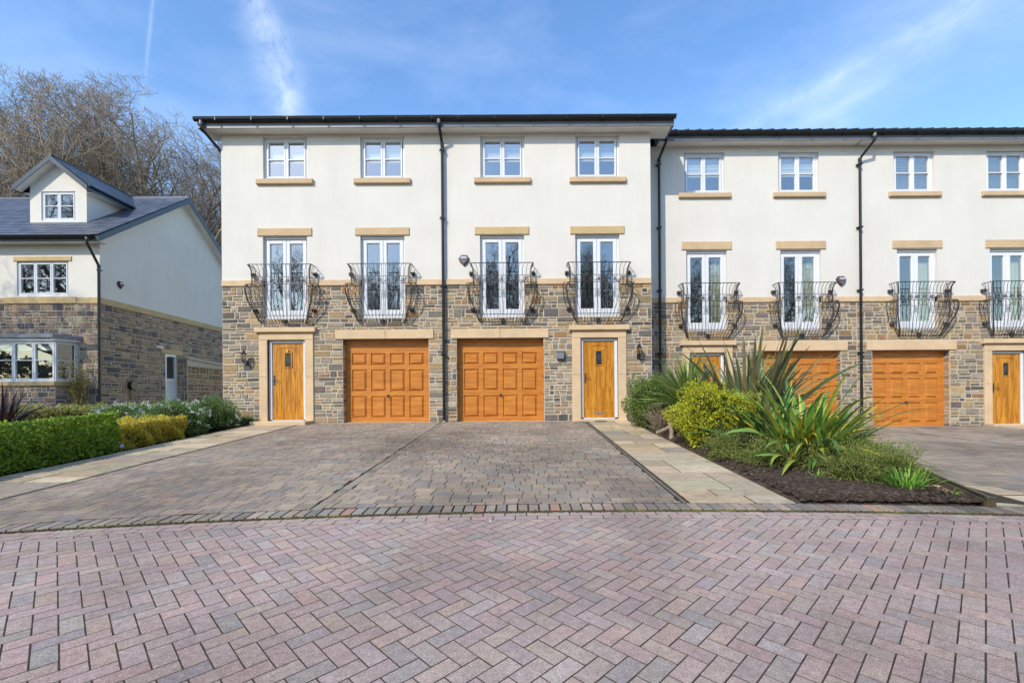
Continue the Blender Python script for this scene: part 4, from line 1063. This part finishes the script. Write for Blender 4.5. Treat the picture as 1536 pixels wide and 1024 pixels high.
# gable side
dr = [PX(248, 530, XS), PX(266, 601, XS)]; dY0, dY1, dz1, dz0 = dr[0].y, dr[1].y, dr[0].z, dr[1].z
org = Vector((XS, 0, 0)); mb = MB(); panel(mb, org-XV*.004, YV, XV, YL, YB2-.4, zb-.4, zs0, [(dY0, dY1, dz0, dz1, .1)]); s2 = mb.build('side_stone_wall', M_MORT, LH)
mb = MB(); stones(mb, org, YV, XV, YL, YB2-.4, zb-.2, zs0, [(dY0, dY1, dz0, dz1), (dY0-.25, dY1+.3, dz1, dz1+.17)], PAL_L, 72, .026, .2); mb.build('stonework', M_STONE, s2, cols=True)
mb = MB(); i = 0; gz = lambda y: (ze+sl*(min(y, 2*Yr-y)-Ye))-.12
mb.v = [(XS, YL, zs0), (XS, YB2-.4, zs0), (XS, YB2-.4, gz(YB2-.4)), (XS, Yr, gz(Yr)), (XS, YL, gz(YL))]; mb.face(0, 1, 2, 3, 4)
mb.build('gable_wall', M_REND, LH)
mb = MB(); mb.box(XE, XS+.03, YL-.03, YL+.02, zs0, zs1, .006); mb.build('string_course', M_SAND2, LH)
mb = MB(); mb.box(XS-.02, XS+.03, YL+.021, YB2-.4, zs0, zs1); mb.build('string_course', M_SAND2, LH)
mb = MB(); mb.box(uw[0]-.1, uw[1]+.12, YL-.03, YL+.1, uw[3], uw[3]+.16, .008); ln = mb
def window_at(parent, xa, xb, z0, z1, Y, lights, mat=M_GLASS2, bar=.5):
    f, p = win_mesh(xb-xa, z1-z0, lights, bar); me = f.mesh('window_frame', M_UPVC); c = ((xa+xb)/2, Y-.03, z0)
    o = link('window', me, parent, c); link('glass', pane_mesh(p).mesh('glass', mat), o, c); return o
o = window_at(LH, uw[0], uw[1], uw[2], uw[3], YL, 3); ln.build('lintel', M_SAND2, o)
mb = MB(); mb.box(uw[0]-.35, uw[1]+.3, YL-.05, YL-.0305, zs0+.01, zs1+.02); mb.build('sill', M_SAND2, o)
# bay window
yb_ = YL-.62; bxr = P(82, 540, yb_).x; bxs = bx1
bay = empty('bay_window', ((bx0+bx1)/2, yb_, zb)); bay.parent = LH; bay.location = W[bay.name]-W[LH.name]
n = 5; wl = (P(82, 540, yb_).x-P(-115, 540, yb_).x)
window_at(bay, bxr-1.28*2.25, bxr, bz0, bz1, yb_, 4, bar=.48)
f, p_ = win_mesh(.80, bz1-bz0, 1, .48); ang = math.atan2(.60, bxs-bxr)
wo = link('side_window', f.mesh('window_frame', M_UPVC), bay, ((bxr+bxs)/2+.02, (yb_+YL)/2-.02, bz0)); wo.rotation_euler = (0, 0, ang); wo.scale = (math.hypot(bxs-bxr, .6)/.8, 1, 1)
g_ = link('glass', pane_mesh(p_).mesh('glass', M_GLASS2), wo, (0, 0, 0)); g_.location = (0, 0, 0)
pl = [(bxr-4.2, YL), (bxr-4.0, yb_-.0), (bxr+.0, yb_-.0), (bxs+.03, YL)]
def slab(name, k, z0, z1, mat):
    q = [(pl[0][0], YL), (pl[1][0], pl[1][1]-k), (pl[2][0]+k*.5, pl[2][1]-k), (pl[3][0]+k, YL)]
    mb = MB(); mb.prism([(x, y, z0) for x, y in q], (0, 0, z1-z0)); return mb.build(name, mat, bay)
slab('sill', .05, bz0-.14, bz0, M_SAND2); slab('head', .03, bz1, bz1+.10, M_UPVC); slab('lead_roof', .12, bz1+.10, bz1+.22, M_LEAD)
mb = MB(); mb.prism([(x, y, zb-.3) for x, y in [(pl[0][0], YL), (pl[1][0], pl[1][1]), pl[2], (pl[3][0]-.03, YL)]], (0, 0, bz0-.14-zb+.3)); bw = mb.build('bay_wall', M_MORT, bay)
mb = MB(); stones(mb, Vector((0, yb_, 0)), XV, -YV, pl[1][0], bxr, zb-.1, bz0-.14, [], PAL_L, 73, .026, .2)
ud = Vector((bxs-bxr, .62, 0)); stones(mb, Vector((bxr, yb_, 0)), ud.normalized(), Vector((.62, -(bxs-bxr), 0)).normalized(), 0, ud.length, zb-.1, bz0-.14, [], PAL_L, 74, .026, .2)
mb.build('stonework', M_STONE, bw, cols=True)
mb = MB()
for k in range(4): mb.box(bxr-2.9+k*.72+.08, bxr-2.9+k*.72+.62, yb_+.16, yb_+.18, bz1-.32, bz1-.05)
mb.build('blind', M_BLIND, bay)
# roof
mb = MB()
rx0, rx1 = XE, XS+.32
mb.col = (.06, .065, .075)
mb.prism([(rx0, Ye, ze-.02), (rx0, Yr, zr-.02), (rx0, YB2, ze-.02), (rx0, YB2, ze-.08), (rx0, Yr, zr-.08), (rx0, Ye+.05, ze-.06)], (rx1-rx0, 0, 0))
ribbon_slates(mb, rx0, rx1, Ye-.05, ze-.02, Yr, zr-.005, 75, .21, .30, .016, (.10, .115, .15))
mb.tube([(rx0, Yr, zr+.0), (rx1, Yr, zr+.0)], .07, 8)
mb.build('roof', M_SLATE, LH, cols=True)
mb = MB(); q = lambda y: ze+sl*(min(y, 2*Yr-y)-Ye)
for (ya, yb2) in ((Ye-.05, Yr), (Yr, YB2+.05)):
    mb.prism([(rx1, ya, q(ya)-.02), (rx1, yb2, q(yb2)-.02), (rx1, yb2, q(yb2)-.24), (rx1, ya, q(ya)-.24)], (.025, 0, 0))
mb.build('bargeboard', M_BLUEF, LH)
mb = MB(); mb.quad((rx1-.001, YL-.3, q(YL-.3)-.2), (XS, YL-.3, q(YL-.3)-.2), (XS, Yr, zr-.2), (rx1-.001, Yr, zr-.2)); mb.quad((rx1-.001, YB2, q(YB2)-.2), (XS, YB2, q(YB2)-.2), (XS, Yr, zr-.2), (rx1-.001, Yr, zr-.2))
mb.box(XE, rx1-.03, Ye+.03, YL, zt-.02, zt); mb.build('soffit', M_SOFF, LH)
mb = MB(); mb.box(XE, rx1-.02, Ye, Ye+.025, zt-.03, ze-.04); mb.build('fascia', M_BLUEF, LH)
mb = MB(); gutter(mb, XE, rx1-.15, Ye-.09, ze-.06, .07); mb.build('gutter', M_BLACK, LH)
pz = P(130, 356, Ye-.09); pe = P(153, 380, YL-.06)
downpipe(LH, [(pz.x, Ye-.09, ze-.08), (pz.x, Ye-.09, ze-.3), (XS+.03, YL-.07, ze-1.0), (XS+.03, YL-.07, zb-.1)], .045)
# dormer
def dormer(xc, Yd, w, zpk, zev, xw, zwa, zwb, lab=None):
    d = empty('dormer', (xc, Yd, zwa)); d.parent = LH; d.location = W[d.name]-W[LH.name]
    h = w/2; pit = (zpk-zev)/(h+.32); z0 = ze+sl*(Yd-Ye)-.1; zt_ = zpk-.14-pit*h
    mb = MB(); panel(mb, Vector((xc, Yd, 0)), XV, -YV, -h, h, z0, zt_, [(-xw, xw, zwa, zwb, .1)]); i = len(mb.v)
    mb.v += [(xc-h, Yd, zt_), (xc+h, Yd, zt_), (xc, Yd, zpk-.14)]; mb.face(i, i+1, i+2)
    for s in (-1, 1):
        yy = Ye+(zt_-ze)/sl; i = len(mb.v); mb.v += [(xc+s*h, Yd, z0), (xc+s*h, Yd, zt_), (xc+s*h, yy+.3, zt_)]; mb.face(i, i+1, i+2)
    mb.build('dormer_wall', M_REND, d)
    window_at(d, xc-xw, xc+xw, zwa, zwb, Yd, 2)
    mb = MB(); yf = Yd-.30
    for s in (-1, 1):
        hw = h+.32; yback_r = Ye+(zpk-ze)/sl; yback_e = Ye+(zev-ze)/sl; nrow = 9; r = random.Random(5)
        for k in range(nrow):
            t0, t1 = k/nrow, (k+1.06)/nrow; t1 = min(t1, 1)
            xa, za = xc+s*hw*(1-t0), zev+(zpk-zev)*t0; xb, zb2 = xc+s*hw*(1-t1), zev+(zpk-zev)*t1
            ye_ = min(yback_e+(yback_r-yback_e)*t1, Yr+.2)+.1; y = yf-(.15 if k % 2 else 0)
            while y < ye_:
                a, b = max(y, yf)+.002, min(y+.3, ye_)-.002
                if b > a:
                    j = r.uniform(.75, 1.25); mb.col = (.09*j, .105*j, .135*j)
                    mb.quad((xa+s*.008, a, za+.022), (xa+s*.008, b, za+.022), (xb, b, zb2+.004), (xb, a, zb2+.004)); mb.quad((xa+s*.008, a, za), (xa+s*.008, b, za), (xa+s*.008, b, za+.022), (xa+s*.008, a, za+.022))
                y += .3
        mb.col = (.06, .065, .075); mb.quad((xc+s*hw, yf, zev-.03), (xc+s*hw, yback_e+.3, zev-.03), (xc, min(yback_r, Yr), zpk-.03), (xc, yf, zpk-.03))
    mb.tube([(xc, yf, zpk+.015), (xc, min(yback_r, Yr)+.1, zpk+.015)], .05, 7)
    mb.build('dormer_roof', M_SLATE, d, cols=True)
    for s in (-1, 1):
        hw = h+.32; mb = MB(); mb.prism([(xc+s*hw, yf-.025, zev-.02), (xc, yf-.025, zpk-.01), (xc, yf-.025, zpk-.20), (xc+s*(hw-.02), yf-.025, zev-.20)], (0, .025, 0))
        yback_e = Ye+(zev-ze)/sl; mb.box(*sorted((xc+s*hw, xc+s*(hw-.02))), yf, yback_e, zev-.18, zev-.01); mb.build('dormer_fascia', M_BLUEF, d)
        mb = MB(); mb.quad((xc+s*(hw-.02), yf, zev-.14), (xc+s*(hw-.02), Yd, zev-.14), (xc, Yd, zpk-.14), (xc, yf, zpk-.14)); mb.box(*sorted((xc+s*(hw-.02), xc+s*h)), Yd, yback_e, zev-.16, zev-.15); mb.build('dormer_soffit', M_SOFF, d)
        mb = MB(); mb.tube([(xc+s*(hw+.05), yf, zev-.03), (xc+s*(hw+.05), yback_e+.1, zev-.03)], .045, 7); mb.build('dormer_gutter', M_BLACK, d)
Yd = 17.4; a, b = P(45, 300, Yd), P(130, 300, Yd); pk = P(76, 232, Yd-.3); ev = P(130, 277, Yd-.3)
wa, wb = P(62, 331, Yd), P(113, 287, Yd)
dormer((a.x+b.x)/2, Yd, b.x-a.x, pk.z, ev.z, (wb.x-wa.x)/2, wa.z, wb.z)
# side door
dc = (dY0+dY1)/2
d = empty('side_door', (XS, dc, dz0)); d.parent = LH; d.location = W[d.name]-W[LH.name]
mb = MB()
for ya, yb2, z0, z1 in ((dY0, dY0+.1, dz0, dz1), (dY1-.1, dY1, dz0, dz1), (dY0+.1, dY1-.1, dz1-.1, dz1), (dY0+.1, dY1-.1, dz0, dz0+.25), (dY0+.1, dY1-.1, dz0+.78, dz0+.95)): mb.box(XS-.09, XS-.02, ya, yb2, z0, z1)
mb.box(XS-.08, XS-.055, dY0+.1, dY1-.1, dz0+.25, dz0+.78); mb.build('door_frame', M_UPVC, d)
mb = MB(); mb.quad((XS-.06, dY0+.1, dz0+.95), (XS-.06, dY1-.1, dz0+.95), (XS-.06, dY1-.1, dz1-.1), (XS-.06, dY0+.1, dz1-.1)); mb.build('glass', M_GLASS2, d)
mb = MB(); mb.box(XS-.02, XS+.03, dY0-.25, dY1+.3, dz1, dz1+.17); mb.build('lintel', M_SAND2, d)
mb = MB(); mb.quad((XE, YL+1.4, zb), (XS-.3, YL+1.4, zb), (XS-.3, YL+1.4, zt), (XE, YL+1.4, zt)); mb.quad((XS-1.0, dY0-.6, zb), (XS-1.0, dY1+.6, zb), (XS-1.0, dY1+.6, dz1+.4), (XS-1.0, dY0-.6, dz1+.4)); mb.quad((XE, YL+.1, zs0+.1), (XS-.2, YL+.1, zs0+.1), (XS-.2, YL+1.4, zs0+.1), (XE, YL+1.4, zs0+.1)); mb.build('interior', M_DARK, LH)
mb = MB(); mb.quad((XE, YB2-.4, zb-.3), (XS, YB2-.4, zb-.3), (XS, YB2-.4, zt), (XE, YB2-.4, zt)); mb.quad((XE, YL, zb-.3), (XE, YB2-.4, zb-.3), (XE, YB2-.4, zt), (XE, YL, zt)); mb.build('back_wall', M_REND, LH)
p = PX(180, 427, XS); alarm(XS, p.y, p.z, 'black alarm box high on the shaded gable wall of the left house', 'side', grey=(.02, .02, .025))
p = PX(238, 521, XS); e = empty('bulkhead_light', tuple(p), 'white bulkhead light on the stone gable wall beside the side door', 'wall lamp')
mb = MB(); mb.box(p.x+.01, p.x+.05, p.y-.15, p.y+.15, p.z-.06, p.z+.06); mb.build('back_plate', M_UPVC, e); mb = MB(); mb.tube([(p.x+.07, p.y-.13, p.z), (p.x+.07, p.y+.13, p.z)], .05, 8); mb.build('diffuser', M_UPVC, e)
p = PX(196, 578, XS); e = empty('hose_reel', tuple(p), 'small dark hose reel fixed low on the stone gable wall', 'hose reel')
mb = MB(); mb.tube([(p.x+.02, p.y, p.z), (p.x+.16, p.y, p.z)], .17, 14); mb.build('reel', M_BLACK, e); mb = MB(); mb.box(p.x+.005, p.x+.03, p.y-.05, p.y+.05, p.z-.55, p.z+.15); mb.build('bracket', M_BLACK, e)
# garden wall by the side door
g0, g1 = P(266, 540, 20.3), P(281, 540, 20.3)
e = empty('garden_wall', (g1.x, 20.3, 1.3), 'stone garden wall between the left house and the terrace', 'wall')
zt0 = P(281, 538, 20.3).z
mb = MB(); mb.v = [(g1.x, 20.3, .9), (g1.x+.35, 24, .9), (g1.x+.35, 24, zt0-.25), (g1.x, 20.3, zt0)]; mb.face(0, 1, 2, 3); mb.quad((g0.x, 20.3, .9), (g1.x, 20.3, .9), (g1.x, 20.3, zt0), (g0.x, 20.3, zt0)); mb.quad((g0.x, 20.3, zt0), (g1.x, 20.3, zt0), (g1.x+.35, 24, zt0-.25), (g0.x+.35, 24, zt0-.25)); mb.build('wall', M_MORT, e)
mb = MB(); ud = Vector((.35, 3.7, 0)).normalized(); nd = Vector((3.7, -.35, 0)).normalized(); stones(mb, Vector((g1.x, 20.3, 0)), ud, nd, .02, 3.6, .95, zt0-.3, [], [((.34, .20, .10), 3), ((.26, .16, .09), 3), ((.42, .26, .13), 1)], 81, .03, .26)
stones(mb, Vector((0, 20.3, 0)), XV, -YV, g0.x, g1.x, .95, zt0-.02, [], PAL_A, 82, .03, .24); mb.build('stonework', M_STONE, e, cols=True)
mb = MB(); mb.v = []; mb.prism([(g0.x-.04, 20.25, zt0), (g1.x+.05, 20.25, zt0), (g1.x+.4, 24, zt0-.25), (g0.x+.3, 24, zt0-.25)], (0, 0, .09)); mb.build('coping', M_MORT, e)

# ------------------------------------------------------------------ bare trees
def tree_data(seed, H, spread=1.0, counts=(7, 7, 7, 5, 4), fine=.009, trop=.10):
    r = random.Random(seed); thick, thin = [], []
    def grow(p, d, L, rad, lv):
        n = 6 if lv < 2 else (4 if lv < 4 else 3); pts = [p.copy()]; rs_ = [rad]; ds = [d.copy()]
        for k in range(n):
            d = (d+Vector((r.gauss(0, 1), r.gauss(0, 1), r.gauss(0, .6)))*(.10 if lv == 0 else .17)+Vector((0, 0, trop if lv else .2))).normalized()
            p = p+d*(L/n); pts.append(p.copy()); ds.append(d.copy()); rs_.append(max(fine*.7, rad*(1-.62*(k+1)/n)))
        (thick if lv < 3 else thin).append((pts, rs_))
        if lv >= 5: return
        m = counts[lv]
        for c in range(m):
            t = (.22 if lv == 0 else .25)+(.78 if lv == 0 else .75)*(c+r.uniform(.1, .9))/m; i = min(n-1, int(t*n)); f = t*n-i
            q = pts[i].lerp(pts[i+1], min(1, f)); dd = ds[i+1]
            az = r.uniform(0, 2*math.pi); an = math.radians(r.uniform(24, 52) if lv else r.uniform(22, 48))*spread
            a = dd.orthogonal().normalized(); a.rotate(Matrix.Rotation(az, 3, dd)); nd = (dd*math.cos(an)+a*math.sin(an)).normalized()
            ll = {0: H*.50, 1: H*.25, 2: H*.135, 3: H*.075, 4: H*.038}[lv]*r.uniform(.65, 1.15)*(1.12-.35*t)*max(.45, 1.2-.75*(q.z/H)**2)
            grow(q, nd, ll, max(fine, rs_[i]*(.62 if lv == 0 else .55)), lv+1)
    grow(Vector((0, 0, 0)), Vector((r.uniform(-.06, .06), r.uniform(-.06, .06), 1)), H*.5, H*.018, 0)
    def tubes(lst, k):
        V, Fc = [], []
        for pts, rr in lst:
            i0 = len(V); m = len(pts); d = (pts[-1]-pts[0]).normalized(); a = d.orthogonal().normalized(); b = d.cross(a)
            for p, q in zip(pts, rr):
                for j in range(k):
                    t = 2*math.pi*j/k; V.append(p+(a*math.cos(t)+b*math.sin(t))*q)
            for s in range(m-1):
                for j in range(k):
                    l = (j+1) % k; Fc.append((i0+s*k+j, i0+s*k+l, i0+(s+1)*k+l, i0+(s+1)*k+j))
        return np.array([tuple(v) for v in V]), Fc
    a, b = tubes(thick, 6), tubes(thin, 3)
    def dome(V):                                # fine twigs end on a rounded crown outline
        c = np.array([0, 0, H*.52]); q = (V-c)/np.array([H*.38, H*.38, H*.44]); n = np.linalg.norm(q, axis=1); k = np.where(n > .8, (.8+.45*(1-np.exp(-(n-.8)/.45)))/np.maximum(n, 1e-6), 1)
        k = np.where(V[:, 2] < H*.3, 1, k)
        return c+(V-c)*k[:, None]
    return (dome(a[0]), a[1]), (dome(b[0]), b[1])
TREES = []
for sd_, H, sp, cn in ((1, 20, 1.2, (9, 7, 7, 5, 4)), (5, 18, 1.35, (10, 7, 6, 5, 3)), (9, 19, 1.15, (9, 7, 6, 5, 4))):
    A_, B_ = tree_data(sd_, H, sp, cn, .011); TREES.append((A_, B_, float(max(A_[0][:, 2].max(), np.percentile(B_[0][:, 2], 99.5))), []))
def tree(k, loc, h, rot, label, group):
    A_, B_, H, cache = TREES[k]; t = empty('bare_tree', loc, label, 'tree', group); t.scale = (h/H,)*3; t.rotation_euler = (0, 0, rot)
    if not cache:
        a = np_mesh('trunk', A_[0], A_[1], M_BARK, smooth=True); b = np_mesh('crown', B_[0], B_[1], M_TWIG, smooth=True); cache += [a.data, b.data]
        a.parent = t; b.parent = t
    else:
        for n_, m_ in (('trunk', cache[0]), ('crown', cache[1])):
            o = bpy.data.objects.new(n_, m_); COL.objects.link(o); o.parent = t
    return t
GT = 'bare trees behind the left house'
for k, px, Y, ytop, rot, lab in ((0, 195, 34, 185, 3.5, 'tallest bare tree rising in the middle behind the left slate roof'), (1, 115, 36, 175, 1.9, 'broad bare tree behind the peak of the dormer'), (2, 270, 34, 180, 3.0, 'bare tree behind the roof ridge next to the white terrace'), (1, 10, 34, 235, 4.2, 'bare tree cut by the left edge of the picture'), (0, 320, 40, 205, 5.0, 'thin bare tree partly hidden by the left end of the terrace'), (2, 150, 40, 175, .9, 'more distant bare tree between the two tallest ones'), (2, 60, 38, 235, 2.2, 'lower bare tree above the left end of the slate roof beside the dormer'), (1, -60, 40, 240, 2.6, 'distant bare tree whose right branches reach in at the far left')):
    q = P(px, 603, Y); top = P(px, ytop, Y).z; g = hgt(q.x, Y)
    tree(k, (q.x, Y, g-.1), (top-g)*1.03, rot, lab, GT)
q = [(-27.5, 4.5, 14, 0, 'bare tree beyond the left edge shading the left house front')]
GO = 'bare trees across the road reflected in the windows'
for k, x, y, h, rot in ((0, -19, -21, 16, .3), (1, -13, -22, 15.5, 2), (2, -7, -20.5, 16, 1.1), (0, -1.5, -21.5, 16.5, 3.3), (1, 4, -20.5, 15.5, 4.4), (2, 9.5, -22, 17, 5.2), (0, 14.5, -20.5, 16.5, .9), (1, 20, -21, 17, 2.9), (2, 26, -21, 16.5, 4.1)):
    tree(k, (x, y, hgt(x, y)-.05), h, rot, 'bare tree across the road mirrored in the terrace windows', GO)
tree(1, (-25.5, 5.0, .3), 15.5, .7, 'bare tree beyond the left edge whose shadow falls on the left house', GO)

# unseen dark leaf bank, added to block the bright horizon in window reflections
rs = np.random.RandomState(90)
p, d = box_leaves(rs, [((-190, -44, -1), (290, 0, 0), (0, 0, 8.5), (0, 1, 0), 30000), ((-190, -44, 7.3), (290, 0, 0), (0, -2, 1.2), (0, .5, .8), 9000)], .9)
p[:, 2] += .8*np.sin(p[:, 0]*.5)+.5*np.sin(p[:, 0]*1.3)
w_ = leafcloud('added_leaf_screen', p, d, .9, .55, [((.05, .08, .03), 3), ((.09, .11, .05), 2), ((.12, .10, .06), 1)], rs, None, (0, 0, 0)); tag(w_, kind='stuff')

# ------------------------------------------------------------------ camera, sun, sky
cam = bpy.data.cameras.new('camera'); co = bpy.data.objects.new('camera', cam); COL.objects.link(co)
cam.sensor_width = 36; cam.lens = 36*F/1536; cam.shift_x = -(CX-768)/1536; cam.shift_y = (CY-512)/1536; cam.clip_end = 2000; cam.clip_start = .05
rt = Vector((math.cos(TH), math.sin(TH), 0)); fw_ = Vector((-math.sin(TH), math.cos(TH), 0)); up = Vector((0, 0, 1))
cxv = (rt-up*RL).normalized(); cyv = (up+rt*RL).normalized(); czv = -fw_
m = Matrix((cxv, cyv, czv)).transposed().to_4x4(); m.translation = Vector((0, 0, CZ)); co.matrix_world = m
S.camera = co
sd = Vector((.70, 1, -.93)).normalized()
L = bpy.data.lights.new('sun', 'SUN'); L.energy = 2.6; L.angle = math.radians(.5); L.color = (1, .92, .78)
so_ = bpy.data.objects.new('sun', L); COL.objects.link(so_); so_.rotation_euler = sd.to_track_quat('-Z', 'Y').to_euler(); so_.location = (-20, -30, 30)
w = bpy.data.worlds.new('World'); S.world = w; w.use_nodes = True; nt = w.node_tree; nn = nt.nodes; nl = nt.links; nn.clear()
out = nn.new('ShaderNodeOutputWorld'); bg = nn.new('ShaderNodeBackground'); sky = nn.new('ShaderNodeTexSky')
sky.sky_type = 'NISHITA'; sky.sun_disc = False; sky.sun_elevation = math.asin(-sd.z); sky.sun_rotation = math.atan2(-sd.x, -sd.y)
sky.air_density = 1.35; sky.dust_density = .5; sky.ozone_density = 2.5; sky.altitude = 50
tc = nn.new('ShaderNodeTexCoord'); D = tc.outputs['Generated']
def M_(op, a, b=None, c=None, clamp=False):
    q = nn.new('ShaderNodeMath'); q.operation = op; q.use_clamp = clamp
    for i, x in enumerate((a, b, c)):
        if x is None: continue
        if isinstance(x, (int, float)): q.inputs[i].default_value = x
        else: nl.new(x, q.inputs[i])
    return q.outputs[0]
def dot(vec):
    q = nn.new('ShaderNodeVectorMath'); q.operation = 'DOT_PRODUCT'; nl.new(D, q.inputs[0]); q.inputs[1].default_value = tuple(vec); return q.outputs['Value']
def wnoise(scale, detail, sc=(1, 1, 1), rot=(0, 0, 0), rough=.6, dist=.0):
    mp = nn.new('ShaderNodeMapping'); mp.inputs['Scale'].default_value = sc; mp.inputs['Rotation'].default_value = rot; nl.new(D, mp.inputs['Vector'])
    q = nn.new('ShaderNodeTexNoise'); q.inputs['Scale'].default_value = scale; q.inputs['Detail'].default_value = detail; q.inputs['Roughness'].default_value = rough; q.inputs['Distortion'].default_value = dist
    nl.new(mp.outputs[0], q.inputs['Vector']); return q.outputs['Fac']
def streak(p, q, width, amp, nz, a0=None):
    d1, d2 = Vector(ray(*p)).normalized(), Vector(ray(*q)).normalized(); n = d1.cross(d2).normalized(); mid = (d1+d2).normalized()
    wob = M_('MULTIPLY', M_('SUBTRACT', wnoise(3.5, 3), .5), width*1.2)
    k = M_('DIVIDE', M_('ABSOLUTE', M_('ADD', dot(n), wob)), width)
    fall = M_('SUBTRACT', 1.0, k, clamp=True); fall = M_('MULTIPLY', fall, fall)
    side = M_('MULTIPLY', M_('SUBTRACT', dot(mid), .55), 3.0, clamp=True)
    return M_('MULTIPLY', M_('MULTIPLY', M_('MULTIPLY', fall, nz), side), amp)
n1 = M_('MULTIPLY', M_('SUBTRACT', wnoise(16, 8, (1, 1, 1), rough=.68, dist=.4), .33, clamp=True), 3.2)
n2 = M_('MULTIPLY', M_('SUBTRACT', wnoise(5, 7, (1, 1, 2.2), (0, .5, .3), .62, .3), .30, clamp=True), 2.4)
c1 = streak((378, 0), (438, 165), .055, .32, n1)
c2 = streak((1460, 0), (1150, 205), .15, .20, n2)
c2b = streak((1420, 15), (1215, 135), .030, .13, n1)
c3 = streak((229, 0), (217, 125), .005, .13, n2)
veil = M_('MULTIPLY', M_('SUBTRACT', wnoise(2.2, 6, (1, 1, 3), (0, .3, 0), .6, .5), .47, clamp=True), .35)
cl = M_('ADD', M_('ADD', M_('ADD', c1, c2), M_('ADD', c3, c2b)), veil, clamp=True)
mx = nn.new('ShaderNodeMix'); mx.data_type = 'RGBA'; nl.new(cl, mx.inputs[0]); hs = nn.new('ShaderNodeHueSaturation'); hs.inputs['Saturation'].default_value = 1.2; hs.inputs['Value'].default_value = 1.18; hs.inputs['Hue'].default_value = .507; nl.new(sky.outputs[0], hs.inputs['Color']); nl.new(hs.outputs[0], mx.inputs[6]); mx.inputs[7].default_value = (8.2, 8.5, 8.9, 1)
nl.new(mx.outputs[2], bg.inputs[0]); bg.inputs[1].default_value = .15; nl.new(bg.outputs[0], out.inputs[0])
S.view_settings.view_transform = 'Standard'; S.view_settings.look = 'None'; S.view_settings.exposure = .62; S.view_settings.gamma = 1
S.cycles.max_bounces = 8; S.cycles.transparent_max_bounces = 16
